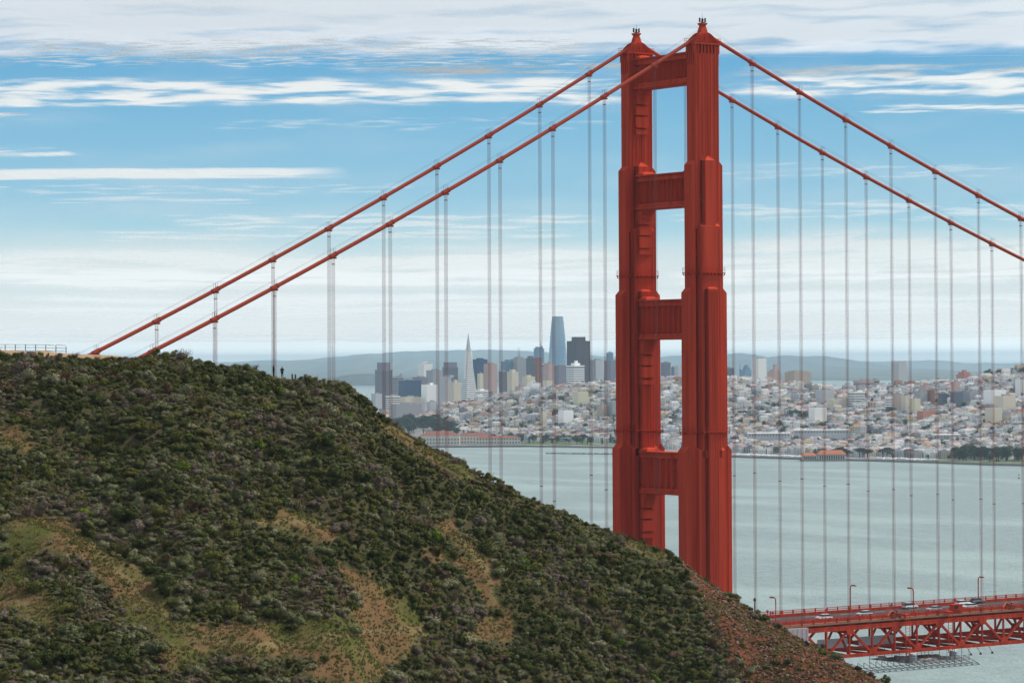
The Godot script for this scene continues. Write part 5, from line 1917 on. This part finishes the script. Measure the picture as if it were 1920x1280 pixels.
func make_bridge_things() -> void:
	var paint := orange()
	var dark := stuff_of("dark_steel", Color(0.045, 0.03, 0.028), 0.6)
	make_car(on_deck(1545, 1162), Color(0.72, 0.73, 0.74), "white", "white car nearest the hill on the bridge", true, 1.45)
	make_car(on_deck(1621, 1155), Color(0.42, 0.44, 0.46), "silver", "silver car behind the white one nearest the hill", true, 1.42)
	make_car(on_deck(1707, 1141), Color(0.50, 0.50, 0.50), "beige_silver", "pale silver estate car in the far lanes under a lamp post", false, 1.62)
	make_car(on_deck(1752, 1146), Color(0.33, 0.34, 0.36), "grey", "grey car half hidden behind the near railing", true, 1.40)
	make_car(on_deck(1806, 1135), Color(0.76, 0.78, 0.79), "white", "white car next to the dark one", false, 1.45)
	make_car(on_deck(1833, 1131), Color(0.045, 0.05, 0.06), "black", "dark car behind the white one in the far lanes", false, 1.50)
	make_car(on_deck(1818, 1141), Color(0.6, 0.6, 0.6), "pale", "pale car beside the red steel cabinet", true, 1.42)
	# lamp posts with curved heads
	var ends := [[25.1, 9.4, "near-side lamp post closest to the hill"], [71.3, 9.4, "near-side lamp post above the truss works"], [66.2, -9.6, "far-side lamp post closest to the hill"], [112.0, -9.6, "far-side lamp post near the picture's edge"], [117.4, 9.4, "near-side lamp post beyond the works"], [158.0, -9.6, "far-side lamp post farthest along the bridge"]]
	for e in ends:
		var o := thing("street_lamp", Vector3(e[0], deck_y(e[0]) - 0.2, e[1]), "red-orange " + e[2], "street lamp", "lamp posts on the bridge")
		var s := -1.0 if e[1] > 0 else 1.0
		var base := Bag.new()
		base.loft([ring4(0, 0.35, 0.35), ring4(1.0, 0.28, 0.28), ring4(1.2, 0.18, 0.18)])
		part("base", base, paint, o)
		var pole := Bag.new()
		pole.tube([Vector3(0, 1.0, 0), Vector3(0, 6.3, 0), Vector3(0, 6.9, 0.15 * s), Vector3(0, 7.25, 0.6 * s), Vector3(0, 7.3, 1.0 * s)], 0.17, 8, 0.12)
		part("pole", pole, paint, o)
		var head := Bag.new()
		head.loft([ring4(7.02, 0.22, 0.62, 0, 1.5 * s), ring4(7.22, 0.28, 0.72, 0, 1.5 * s), ring4(7.42, 0.16, 0.5, 0, 1.4 * s)])
		part("lamp_head", head, stuff_of("lamp_bronze", Color(0.30, 0.12, 0.06), 0.5), o)
	# round signs on short posts, signal, plain post
	for e in [[1548, 1178, 1139, "round white sign on a red post beside the near railing"], [1440, 1172, 1146, "short sign post nearest the hill"], [1450, 1174, 1149, "second short sign post from the hill"]]:
		var p := at_z(e[0], e[1], 12.6)
		p.y = deck_y(p.x) - 0.05
		var top := at_z(e[0], e[2], 12.6).y - p.y
		var o := thing("sign_post", p, e[3], "sign post", "sign posts along the near footway")
		var b := Bag.new()
		b.tube([Vector3.ZERO, Vector3(0, top, 0)], 0.07, 6)
		part("post", b, paint, o)
		var disc := Bag.new()
		disc.tube([Vector3(-0.09, top, 0.05), Vector3(-0.16, top, 0.09)], 0.34, 12)
		part("disc", disc, stuff_of("sign_white", Color(0.75, 0.72, 0.7), 0.5) if e[0] > 1500 else paint, o)
	var pole := thing("flag_pole", Vector3(36.2, deck_y(36.2) - 0.1, -12.6), "dark post with a bulb top on the far footway by the hill", "post")
	var pb := Bag.new()
	pb.tube([Vector3.ZERO, Vector3(0, 4.4, 0)], 0.2, 8, 0.14)
	part("shaft", pb, dark, pole)
	var pk := Bag.new()
	pk.loft([ring_n(4.3, 0.2, 8), ring_n(4.55, 0.42, 8), ring_n(4.9, 0.3, 8), ring_n(5.2, 0.06, 8)])
	part("bulb", pk, dark, pole)
	# pale containment sheeting wrapped round the end of the truss
	var a := at_z(1430, 1180, 14.3)
	var c := at_z(1516, 1180, 14.3)
	var tarp := Bag.new()
	var y1 := deck_y(30) - 0.55
	tarp.box(Vector3(a.x - 12, y1 - 9.2, 13.1), Vector3(c.x, y1, 14.35))
	for k in 12:
		var x := c.x - 0.4 - k * 1.5
		tarp.box(Vector3(x - 0.05, y1 - 9.2, 14.3), Vector3(x + 0.05, y1 - 0.1, 14.42))
	var cover := part("containment_sheeting", tarp, dressed(stuff_of("pale_sheet", Color(0.55, 0.44, 0.46), 0.8), grain(91, 40, 4, 0.82, 1.0), 1.0 / 5.0))
	note(cover, "pale pinkish sheeting wrapped over the truss end by the hill", "sheeting")
	var warn := Bag.new()
	warn.loft([ring_n(0, 0.12, 8), ring_n(0.5, 0.14, 8), ring_n(1.0, 0.1, 8)])
	var w := part("warning_marker", warn, stuff_of("marker_orange", Color(0.8, 0.09, 0.02), 0.5))
	w.position = Vector3(at_z(1506, 1172, 13.6).x, y1 + 0.0, 13.7)
	note(w, "bright orange marker on the pale sheeting's corner", "marker")
	for e in [[58.0, 70.0, "white inner sheeting hung behind the middle truss panel"], [44.0, 54.0, "grey inner sheeting hung near the hill end of the truss"]]:
		var sh := part("hanging_sheet", solid(Vector3(e[0], deck_y(60) - 8.0, 3.0), Vector3(e[1], deck_y(60) - 5.2, 3.2)), stuff_of("pale_sheet_inner", Color(0.62, 0.6, 0.66), 0.8))
		note(sh, e[2], "sheeting", "sheets hung inside the truss")
	# ladders hanging over the truss
	for e in [[1703, "hanging access ladder at the hill side of the works"], [1783, "hanging access ladder by the red steel cabinet"]]:
		var p := at_z(e[0], 1190, 14.5)
		var o := thing("access_ladder", Vector3(p.x, deck_y(p.x), 14.5), e[1], "ladder", "ladders on the truss works")
		var r := Bag.new()
		for dx in [-0.7, 0.7]:
			r.beam(Vector3(dx, -9.8, 0), Vector3(dx, 0.9, 0), 0.12, 0.12)
		part("side_rail", r, paint, o)
		for k in 14:
			part("rung", beam_bag(Vector3(-0.7, -9.4 + k * 0.75, 0), Vector3(0.7, -9.4 + k * 0.75, 0), 0.07, 0.07), paint, o)
		part("hook", solid(Vector3(-0.75, 0.75, -1.5), Vector3(0.75, 0.95, 0.1)), paint, o)
	# red cabinet and lifting machines on the near footway
	var cb := at_z(1797, 1150, 12.3)
	var cab := thing("steel_cabinet", Vector3(cb.x, deck_y(cb.x), 11.6), "red steel cabinet standing on the near footway", "cabinet")
	part("case", solid(Vector3(-1.6, 0, -0.8), Vector3(1.6, 2.3, 0.8)), paint, cab)
	part("lid", solid(Vector3(-1.7, 2.3, -0.9), Vector3(1.7, 2.42, 0.9)), paint, cab)
	part("door", solid(Vector3(-1.4, 0.2, 0.8), Vector3(-0.1, 2.1, 0.86)), dark, cab)
	for e in [[1682, "dark lifting machine with an orange arm over the truss"], [1897, "dark lifting machine at the picture's edge with an orange arm"]]:
		var p := at_z(e[0], 1150, 12.4)
		var o := thing("lifting_machine", Vector3(p.x, deck_y(p.x), 11.9), e[1], "machine", "lifting machines on the footway")
		part("chassis", solid(Vector3(-1.2, 0.25, -0.7), Vector3(1.2, 1.2, 0.7)), dark, o)
		part("engine_cover", solid(Vector3(-0.9, 1.2, -0.5), Vector3(0.3, 1.9, 0.5)), dark, o)
		var arm := Bag.new()
		arm.beam(Vector3(0.6, 1.3, 0.2), Vector3(-2.2, 2.0, 0.9), 0.22, 0.25)
		arm.beam(Vector3(-2.2, 2.0, 0.9), Vector3(-4.0, 0.9, 1.6), 0.2, 0.2)
		arm.beam(Vector3(-4.0, 0.9, 1.6), Vector3(-5.0, 1.9, 1.6), 0.15, 0.15)
		part("arm", arm, stuff_of("arm_orange", Color(0.62, 0.12, 0.05), 0.5), o)
		for x in [-0.8, 0.8]:
			for z in [-0.7, 0.7]:
				var t := Bag.new()
				t.tube([Vector3(x, 0.35, z - 0.12), Vector3(x, 0.35, z + 0.12)], 0.35, 10)
				part("wheel", t, stuff_of("tyre", Color.BLACK), o)
	make_scaffold()
	# floodlights under the lower chord
	for e in [[1818, 1225], [1836, 1224], [1858, 1221]]:
		var p := at_z(e[0], e[1], 13.6)
		var ch := deck_y(p.x) - 8.9
		var o := thing("floodlight", Vector3(p.x, ch, 13.6), "small dark floodlight, %s from the scaffold, hung under the lower chord" % ["first", "second", "third"][[1818, 1836, 1858].find(e[0])], "floodlight", "floodlights under the truss")
		var arm := Bag.new()
		arm.beam(Vector3(-0.8, 0.1, 0), Vector3(0.2, -1.6, 0.5), 0.1, 0.1)
		part("arm", arm, dark, o)
		var head := Bag.new()
		head.loft([ring_n(-2.0, 0.32, 8, 0.2, 0.5), ring_n(-1.6, 0.28, 8, 0.2, 0.5), ring_n(-1.45, 0.1, 8, 0.2, 0.5)])
		part("head", head, dark, o)
	# walker with a bicycle on the far footway
	var cp := at_z(1668, 1139, -11.2)
	cp.y = deck_y(cp.x)
	var cyc := person(cp, Color(0.30, 0.29, 0.29), Color(0.04, 0.04, 0.05), 0.15, "person in grey and black pushing a bicycle along the far footway")
	cyc.rotation.y = 0.5
	var bk := thing("bicycle", cp + Vector3(0.6, 0, 0.1), "dark bicycle pushed by the walker on the far footway", "bicycle")
	for x in [-0.52, 0.52]:
		var wb := Bag.new()
		var ringp := []
		for k in 17:
			var a2 := TAU * k / 16
			ringp.append(Vector3(x + cos(a2) * 0.33, 0.34 + sin(a2) * 0.33, 0))
		wb.tube(ringp, 0.025, 5)
		part("wheel", wb, dark, bk)
	var fb := Bag.new()
	for e in [[Vector3(-0.52, 0.34, 0), Vector3(-0.1, 0.3, 0)], [Vector3(-0.1, 0.3, 0), Vector3(0.36, 0.8, 0)], [Vector3(-0.2, 0.82, 0), Vector3(0.36, 0.85, 0)], [Vector3(-0.1, 0.3, 0), Vector3(-0.22, 0.9, 0)], [Vector3(0.52, 0.34, 0), Vector3(0.34, 1.0, 0)], [Vector3(-0.52, 0.34, 0), Vector3(-0.2, 0.82, 0)]]:
		fb.beam(e[0], e[1], 0.05, 0.05)
	part("frame", fb, dark, bk)
	part("saddle", solid(Vector3(-0.34, 0.9, -0.07), Vector3(-0.1, 0.97, 0.07)), dark, bk)
	part("handlebar", solid(Vector3(0.3, 0.98, -0.25), Vector3(0.38, 1.03, 0.25)), dark, bk)


func make_scaffold() -> void:
	var grey := stuff_of("scaffold_steel", Color(0.16, 0.18, 0.2), 0.5, 0.3)
	var x0 := at_z(1620, 1230, 13.5).x
	var x1 := at_z(1808, 1230, 13.5).x
	var top := deck_y(60) - 9.0
	var o := thing("hanging_scaffold", Vector3(x0, top, 9.0), "grey latticed work platform hanging under the truss", "scaffold")
	var length := x1 - x0
	part("platform", solid(Vector3(length * 0.4, -2.55, -9), Vector3(length, -2.4, 6.5)), stuff_of("scaffold_deck", Color(0.30, 0.27, 0.25), 0.8), o)
	for k in 9:
		var x := length * 0.4 + k * length * 0.6 / 8
		for z in [-9.0, 6.5]:
			part("hanger", beam_bag(Vector3(x, -3.6, z), Vector3(x, 0.4, z), 0.1, 0.1), grey, o)
	for z in [-9.0, 6.5]:
		for y in [-1.4, -1.9]:
			part("guard_rail", beam_bag(Vector3(length * 0.4, y, z), Vector3(length, y, z), 0.07, 0.07), grey, o)
	# triangulated arms of the net supports
	for k in 20:
		var x := -4.0 + k * (length + 4.0) / 19.0
		var b := Bag.new()
		b.beam(Vector3(x, -1.6, 4.5), Vector3(x, -3.6, 10.5), 0.12, 0.12)
		b.beam(Vector3(x, -3.0, 4.5), Vector3(x, -3.6, 10.5), 0.12, 0.12)
		b.beam(Vector3(x, -1.6, 4.5), Vector3(x, -3.0, 4.5), 0.12, 0.12)
		b.beam(Vector3(x, -2.6, 7.5), Vector3(x + 1.1, -3.4, 9.0), 0.09, 0.09)
		b.beam(Vector3(x, -3.3, 7.5), Vector3(x + 1.1, -2.7, 7.0), 0.09, 0.09)
		part("net_arm", b, grey, o)
	for z in [4.5, 7.5, 10.5]:
		part("net_rail", beam_bag(Vector3(-4.0, -3.0 - (z - 4.5) * 0.1, z), Vector3(length, -3.0 - (z - 4.5) * 0.1, z), 0.12, 0.12), grey, o)
	var clutter := Bag.new()
	for k in 26:
		var p := Vector3(rng.randf_range(length * 0.42, length * 0.98), -2.4, rng.randf_range(-6, 6))
		var s := Vector3(rng.randf_range(0.3, 1.2), rng.randf_range(0.2, 0.9), rng.randf_range(0.3, 0.9))
		clutter.box(p - Vector3(s.x, 0, s.z), p + s)
	part("stacked_material", clutter, stuff_of("scaffold_boxes", Color(0.42, 0.36, 0.34), 0.8), o)
	for e in [[0.47, "tank at the hill end of the scaffold"], [0.88, "tank at the far end of the scaffold"]]:
		var tk := thing("tank", Vector3(x0 + length * e[0], top - 2.4, 14.0), "grey ribbed " + e[1], "tank", "tanks on the scaffold")
		var b := Bag.new()
		b.loft([ring_n(0, 1.05, 12), ring_n(2.0, 1.05, 12), ring_n(2.25, 0.7, 12)])
		part("shell", b, stuff_of("tank_grey", Color(0.30, 0.34, 0.36), 0.5), tk)
		for y in [0.4, 1.0, 1.6]:
			var rr := Bag.new()
			rr.loft([ring_n(y, 1.12, 12), ring_n(y + 0.1, 1.12, 12)])
			part("hoop", rr, grey, tk)
		part("top_plate", solid(Vector3(-1.3, 2.25, -0.6), Vector3(1.3, 2.4, 0.6)), stuff_of("sign_white", Color.WHITE), tk)


# ---------------------------------------------------------------- people (one continuous skin over a posed skeleton)

func person(where: Vector3, coat: Color, legs: Color, stride: float, label: String) -> Node3D:
	var bones := [ # from, to, radius from, radius to
		[Vector3(0, 1.42, 0), Vector3(0, 1.12, 0), 0.15, 0.14], [Vector3(-0.12, 1.40, 0), Vector3(0.12, 1.40, 0), 0.10, 0.10], [Vector3(0, 1.12, 0), Vector3(0, 0.95, 0), 0.14, 0.155],
		[Vector3(0, 1.45, 0), Vector3(0, 1.57, 0), 0.055, 0.055], [Vector3(0, 1.63, 0.0), Vector3(0, 1.69, 0.015), 0.095, 0.09], [Vector3(0, 1.62, 0.1), Vector3(0, 1.60, 0.11), 0.02, 0.018],
		[Vector3(-0.09, 0.93, 0), Vector3(-0.10, 0.50, stride), 0.095, 0.065], [Vector3(-0.10, 0.50, stride), Vector3(-0.10, 0.08, stride * 0.6), 0.062, 0.042], [Vector3(-0.10, 0.05, stride * 0.6 - 0.04), Vector3(-0.10, 0.04, stride * 0.6 + 0.16), 0.05, 0.04],
		[Vector3(0.09, 0.93, 0), Vector3(0.10, 0.50, -stride * 0.6), 0.095, 0.065], [Vector3(0.10, 0.50, -stride * 0.6), Vector3(0.10, 0.08, -stride * 1.4), 0.062, 0.042], [Vector3(0.10, 0.05, -stride * 1.4 - 0.04), Vector3(0.10, 0.04, -stride * 1.4 + 0.16), 0.05, 0.04],
		[Vector3(-0.19, 1.38, 0), Vector3(-0.25, 1.10, 0.02), 0.06, 0.048], [Vector3(-0.25, 1.10, 0.02), Vector3(-0.16, 1.02, 0.22), 0.045, 0.032], [Vector3(-0.15, 1.02, 0.24), Vector3(-0.12, 1.03, 0.33), 0.032, 0.02],
		[Vector3(0.19, 1.38, 0), Vector3(0.25, 1.10, 0.02), 0.06, 0.048], [Vector3(0.25, 1.10, 0.02), Vector3(0.16, 1.02, 0.22), 0.045, 0.032], [Vector3(0.15, 1.02, 0.24), Vector3(0.12, 1.03, 0.33), 0.032, 0.02]]
	var step := 0.035
	var lo := Vector3(-0.4, -0.06, -0.5)
	var n := Vector3i(24, 54, 30)
	var field := PackedFloat32Array()
	field.resize((n.x + 1) * (n.y + 1) * (n.z + 1))
	field.fill(1.0)
	var sy := n.x + 1
	var sz := (n.x + 1) * (n.y + 1)
	for e in bones:
		var a: Vector3 = e[0]
		var b: Vector3 = e[1]
		var r: float = maxf(e[2], e[3]) + 0.09
		var mn := Vector3(minf(a.x, b.x), minf(a.y, b.y), minf(a.z, b.z)) - Vector3.ONE * r - lo
		var mx := Vector3(maxf(a.x, b.x), maxf(a.y, b.y), maxf(a.z, b.z)) + Vector3.ONE * r - lo
		var ab := b - a
		var l2 := maxf(ab.length_squared(), 1e-6)
		for k in range(maxi(0, int(mn.z / step)), mini(n.z, int(mx.z / step) + 1) + 1):
			for j in range(maxi(0, int(mn.y / step)), mini(n.y, int(mx.y / step) + 1) + 1):
				for i in range(maxi(0, int(mn.x / step)), mini(n.x, int(mx.x / step) + 1) + 1):
					var p := lo + Vector3(i, j, k) * step
					var t := clampf((p - a).dot(ab) / l2, 0, 1)
					var d := (p - a - ab * t).length() - lerpf(e[2], e[3], t)
					var at_ := i + j * sy + k * sz
					var o := field[at_]
					var h := clampf(0.5 + 0.5 * (o - d) / 0.03, 0, 1)
					field[at_] = lerpf(o, d, h) - 0.03 * h * (1.0 - h)
	var verts := {}
	var pos := PackedVector3Array()
	for k in n.z:
		for j in n.y:
			for i in n.x:
				var sum := Vector3.ZERO
				var cnt := 0
				var c0 := i + j * sy + k * sz
				for e in [[0, 0, 0, 1, 0, 0], [0, 1, 0, 1, 1, 0], [0, 0, 1, 1, 0, 1], [0, 1, 1, 1, 1, 1], [0, 0, 0, 0, 1, 0], [1, 0, 0, 1, 1, 0], [0, 0, 1, 0, 1, 1], [1, 0, 1, 1, 1, 1], [0, 0, 0, 0, 0, 1], [1, 0, 0, 1, 0, 1], [0, 1, 0, 0, 1, 1], [1, 1, 0, 1, 1, 1]]:
					var fa := field[c0 + e[0] + e[1] * sy + e[2] * sz]
					var fb := field[c0 + e[3] + e[4] * sy + e[5] * sz]
					if (fa < 0) != (fb < 0):
						var t := fa / (fa - fb)
						sum += Vector3(e[0], e[1], e[2]).lerp(Vector3(e[3], e[4], e[5]), t)
						cnt += 1
				if cnt:
					verts[c0] = pos.size()
					pos.push_back(lo + (Vector3(i, j, k) + sum / cnt) * step)
	var st := SurfaceTool.new()
	st.begin(Mesh.PRIMITIVE_TRIANGLES)
	var skin := Color(0.42, 0.26, 0.18)
	for p in pos:
		var col := coat
		if p.y > 1.50 and p.y < 1.70 and p.z > 0.02: col = skin
		elif p.y > 1.52: col = Color(0.03, 0.022, 0.018)
		elif p.y < 0.09: col = Color(0.03, 0.03, 0.03)
		elif p.y < 0.9: col = legs
		elif p.z > 0.25: col = skin
		st.set_color(col)
		st.add_vertex(p)
	for k in range(1, n.z):
		for j in range(1, n.y):
			for i in range(1, n.x):
				var c0 := i + j * sy + k * sz
				for ax in 3:
					var other: int = c0 + [1, sy, sz][ax]
					if (field[c0] < 0) == (field[other] < 0): continue
					var u: int = [sy, sz, 1][ax]
					var w: int = [sz, 1, sy][ax]
					var q := [c0, c0 - u, c0 - u - w, c0 - w]
					var ok := true
					for e in q:
						if not verts.has(e): ok = false
					if not ok: continue
					if field[c0] < 0:
						q.reverse()
					for e in [0, 1, 2, 0, 2, 3]:
						st.add_index(verts[q[e]])
	st.generate_normals()
	var o := piece("person", st.commit(), by_vertex("person_cloth", 0.85))
	o.position = where
	note(o, label, "person")
	return o


# ---------------------------------------------------------------- the overlook on the hilltop

func make_overlook() -> void:
	# sandy mound behind the first bushes
	var b := Bag.new()
	var prev := []
	var edge := [[-260, 640], [-60, 652], [0, 656], [30, 657], [60, 659], [80, 656], [100, 660], [130, 663], [180, 665], [215, 666], [245, 672]]
	for i in 40:
		var px := -260.0 + i * 505.0 / 39.0
		var front := at(px, ramp(edge, px, 1) + 12, 437)
		var top := at(px, ramp(edge, px, 1), 446)
		var back := top + ahead * 40 - Vector3(0, 5, 0)
		var row := [front - Vector3(0, 3, 0), front, (front + top) / 2 + Vector3(0, 0.35, 0), top, back]
		if prev:
			for k in 4:
				b.quad(prev[k], row[k], row[k + 1], prev[k + 1])
		prev = row
	var sand := dressed(stuff_of("sand", Color(0.40, 0.27, 0.17), 0.95), grain(95, 24, 5, 0.75, 1.0), 1.0 / 6.0)
	var o := part("sand_bank", b, sand)
	note(o, "bare tan sand bank on the hilltop", "", "", "structure")
	# fence of posts and rails
	var grey := stuff_of("fence_metal", Color(0.10, 0.10, 0.10), 0.6)
	var fence := thing("railing_fence", at(0, 660, 452), "thin metal railing fence on the sandy hilltop", "fence")
	var spots := []
	for k in 18:
		var px := -200.0 + k * 19.0
		spots.append(at(px, 0, 452))
	var base_y := at(0, 661, 452).y
	for k in spots.size():
		spots[k].y = base_y + (k - 10) * -0.015
	for k in spots.size():
		var q: Vector3 = spots[k] - fence.position
		var high := 1.25 if k < 16 else 1.25 - (k - 15) * 0.15
		part("post", beam_bag(q - Vector3(0, 0.9, 0), q + Vector3(0, high, 0), 0.09, 0.09), grey, fence)
		if k + 1 < spots.size():
			var r: Vector3 = spots[k + 1] - fence.position
			for y in [0.35, 0.8, 1.22]:
				part("rail", beam_bag(q + Vector3(0, y, 0), r + Vector3(0, y - (0.1 if k >= 15 else 0.0), 0), 0.06, 0.06), grey, fence)
	# visitors and two short posts on the crest
	for e in [[512, 693, Color(0.012, 0.014, 0.022), Color(0.012, 0.012, 0.018), "person in dark clothes standing on the crest, left of two", 0.02, 1.2], [528, 694, Color(0.02, 0.024, 0.035), Color(0.012, 0.012, 0.018), "person in dark clothes standing on the crest, right of two", 0.08, -0.6]]:
		var q := hill_at(e[0], -0.6)
		var p := person(q, e[2], e[3], e[5], e[4])
		p.rotation.y = e[6]
	for e in [[547, "left of two short dark posts on the crest"], [553, "right of two short dark posts on the crest"]]:
		var q := hill_at(e[0], -1.0)
		var pb := Bag.new()
		pb.loft([ring_n(-0.4, 0.13, 8), ring_n(0.85, 0.13, 8), ring_n(0.95, 0.05, 8)])
		var po := part("short_post", pb, grey)
		po.position = q
		note(po, e[1], "post", "short posts on the crest")
	# bare bush against the sky
	var tw := Bag.new()
	for k in 60:
		var a := rng.randf() * TAU
		var out := rng.randf_range(0.3, 1.3)
		var mid := Vector3(cos(a) * out * 0.4, rng.randf_range(0.6, 1.1), sin(a) * out * 0.4)
		var tip := Vector3(cos(a) * out, rng.randf_range(1.0, 1.9), sin(a) * out)
		tw.tube([Vector3(0, -0.3, 0), mid, tip], 0.035, 4, 0.008)
		for j in 3:
			var t2 := mid.lerp(tip, rng.randf())
			tw.tube([t2, t2 + Vector3(rng.randfn() * 0.3, 0.3, rng.randfn() * 0.3)], 0.012, 3, 0.004)
	var bush := part("bare_bush", tw, stuff_of("dry_twigs", Color(0.13, 0.10, 0.08), 0.9))
	bush.position = hill_at(345, -1.0)
	note(bush, "leafless grey-brown bush on the crest", "bush")


func make_clouds() -> void:
	# thin level sheets of ice and water cloud, far out over the land beyond the bay
	# [columns from, to, rows from, to, altitude, seed, streak length, streak fineness, cover, most alpha, ragged, label]
	var sheets := [
		[-200, 2150, -70, 108, 2900, 1, 2.6, 5.0, 0.80, 0.94, 0.25, "broad grey-white cloud deck along the top of the sky"],
		[-150, 1250, 58, 130, 2800, 2, 14.0, 16.0, 0.40, 0.85, 0.35, "rippled white cloud in fine streaks under the deck"],
		[-200, 1280, 136, 200, 2700, 3, 6.0, 4.5, 0.62, 0.97, 0.4, "bright white streaky cloud bar crossing behind the far cable"],
		[560, 1300, 112, 146, 2660, 4, 5.0, 3.0, 0.45, 0.95, 0.4, "small white cloud bar above the long streaky one"],
		[1330, 2150, 116, 190, 2680, 5, 6.0, 4.0, 0.58, 0.97, 0.4, "bright white streaky cloud right of the tower top"],
		[1580, 2100, 190, 218, 2640, 6, 5.0, 3.0, 0.40, 0.9, 0.4, "thin white cloud streak at the right edge"],
		[-120, 90, 200, 226, 2620, 7, 3.0, 2.5, 0.5, 0.85, 0.4, "small wispy cloud at the left edge"],
		[-120, 150, 268, 292, 2600, 8, 3.0, 2.5, 0.5, 0.8, 0.4, "second small wispy cloud at the left edge"],
		[-200, 660, 310, 334, 2580, 9, 3.0, 1.2, 0.95, 0.9, 0.2, "long straight thin white cloud at the left"],
		[40, 520, 362, 384, 2560, 10, 4.0, 3.0, 0.32, 0.5, 0.4, "faint wisp below the long thin cloud"],
		[260, 1180, 392, 432, 2540, 11, 7.0, 4.0, 0.46, 0.65, 0.4, "pale double streak crossing behind both cables"],
		[60, 1200, 424, 452, 2520, 12, 7.0, 3.0, 0.42, 0.55, 0.4, "faint streak just above the pale horizon veil"],
		[300, 1250, 214, 246, 2630, 15, 9.0, 4.0, 0.30, 0.35, 0.4, "barely visible wisp in the blue between the cables"],
		[-150, 900, 338, 366, 2570, 16, 9.0, 4.0, 0.34, 0.4, 0.4, "faint feathery streak under the long thin cloud"],
		[1250, 2100, 300, 345, 2572, 17, 9.0, 4.0, 0.30, 0.35, 0.4, "barely visible wisp right of the tower"],
		[1200, 2100, 372, 420, 2545, 18, 8.0, 5.0, 0.42, 0.5, 0.4, "pale thin streaks above the right-hand veil"],
		[-200, 2150, 536, 598, 2450, 19, 3.0, 4.0, 0.62, 0.6, 0.3, "broad cream cloud band low over the city"],
		[-200, 2150, 598, 642, 2430, 20, 4.0, 4.0, 0.55, 0.55, 0.3, "lowest soft cream cloud band above the far hills"],
		[-200, 1260, 450, 545, 2500, 13, 3.0, 5.0, 0.78, 0.72, 0.3, "soft cream-white veil low on the left"],
		[1250, 2150, 418, 540, 2480, 14, 3.5, 5.0, 0.72, 0.72, 0.3, "soft cream-white veil low on the right"]]
	for e in sheets:
		var y0: float = e[2]
		var y1: float = e[3]
		var high: float = e[4]
		var f0 := (high - EYE.y) * FOCAL / (683.6 - y0)
		var f1 := (high - EYE.y) * FOCAL / (683.6 - y1)
		var fm := (f0 + f1) / 2
		var r0: float = (e[0] - 960.0) / FOCAL * fm
		var r1: float = (e[1] - 960.0) / FOCAL * fm
		var wide := 1024
		var deep := 96
		var n := FastNoiseLite.new(); n.seed = 900 + e[5]; n.frequency = 1.0; n.fractal_octaves = 4; n.fractal_gain = 0.45
		var n2 := FastNoiseLite.new(); n2.seed = 950 + e[5]; n2.frequency = 1.0; n2.fractal_octaves = 4
		var data := PackedByteArray()
		data.resize(wide * deep * 2)
		for j in deep:
			var v := (j + 0.5) / deep
			for i in wide:
				var u := (i + 0.5) / wide
				var bend := n2.get_noise_2d(u * 5.0 * (e[1] - e[0]) / 1400.0, v * 1.2)
				var vv := v + bend * float(e[10]) * 0.45
				var body := n.get_noise_2d(u * float(e[6]) * (e[1] - e[0]) / 1100.0, v * float(e[7]) + u * 0.5 + bend * 0.25) * 0.75 + 0.5
				var rim := smoothstep(0.0, 0.26, vv) * smoothstep(1.0, 0.74, vv) * smoothstep(0.0, 0.10, v) * smoothstep(1.0, 0.90, v) * smoothstep(0.0, 0.16, u) * smoothstep(1.0, 0.84, u)
				if e[5] == 1:
					rim = smoothstep(1.0, 0.80, vv) * smoothstep(1.0, 0.9, v)
				var cover: float = e[8]
				var a := smoothstep(1.0 - cover - 0.32, 1.0 - cover + 0.36, body * (0.35 + 0.65 * rim)) * sqrt(rim) * float(e[9])
				data[(j * wide + i) * 2] = 255
				data[(j * wide + i) * 2 + 1] = int(255.0 * clampf(a, 0, 1))
		var im := Image.create_from_data(wide, deep, false, Image.FORMAT_LA8, data)
		im.convert(Image.FORMAT_RGBA8)
		var m := StandardMaterial3D.new()
		m.resource_name = "cloud_vapour"
		m.albedo_color = Color(0.97, 0.97, 0.97) if e[5] > 1 else Color(0.88, 0.90, 0.93) # the deck is thicker and greyer
		m.albedo_texture = ImageTexture.create_from_image(im)
		m.transparency = BaseMaterial3D.TRANSPARENCY_ALPHA
		m.roughness = 1.0
		m.metallic_specular = 0.0
		m.backlight_enabled = true
		m.backlight = Color(1, 1, 1)
		var b := Bag.new()
		var nu := 24
		var nv := 6
		for j in nv:
			for i in nu:
				var q := []
				for c in [[0, 0], [1, 0], [1, 1], [0, 1]]:
					var u := float(i + c[0]) / nu
					var v := float(j + c[1]) / nv
					var f := lerpf(f0, f1, v)
					var p := EYE + ahead * f + aside * lerpf(r0, r1, u)
					p.y = high + n2.get_noise_2d(u * 9.0, v * 3.0) * 12.0
					q.append([p, Vector2(u, v)])
				b.quad(q[0][0], q[1][0], q[2][0], q[3][0])
				for k in [0, 2, 1, 0, 3, 2]:
					b.uv.push_back(q[k][1])
		var o := part("cloud", b, m)
		note(o, e[11], "cloud", "thin cloud layers")
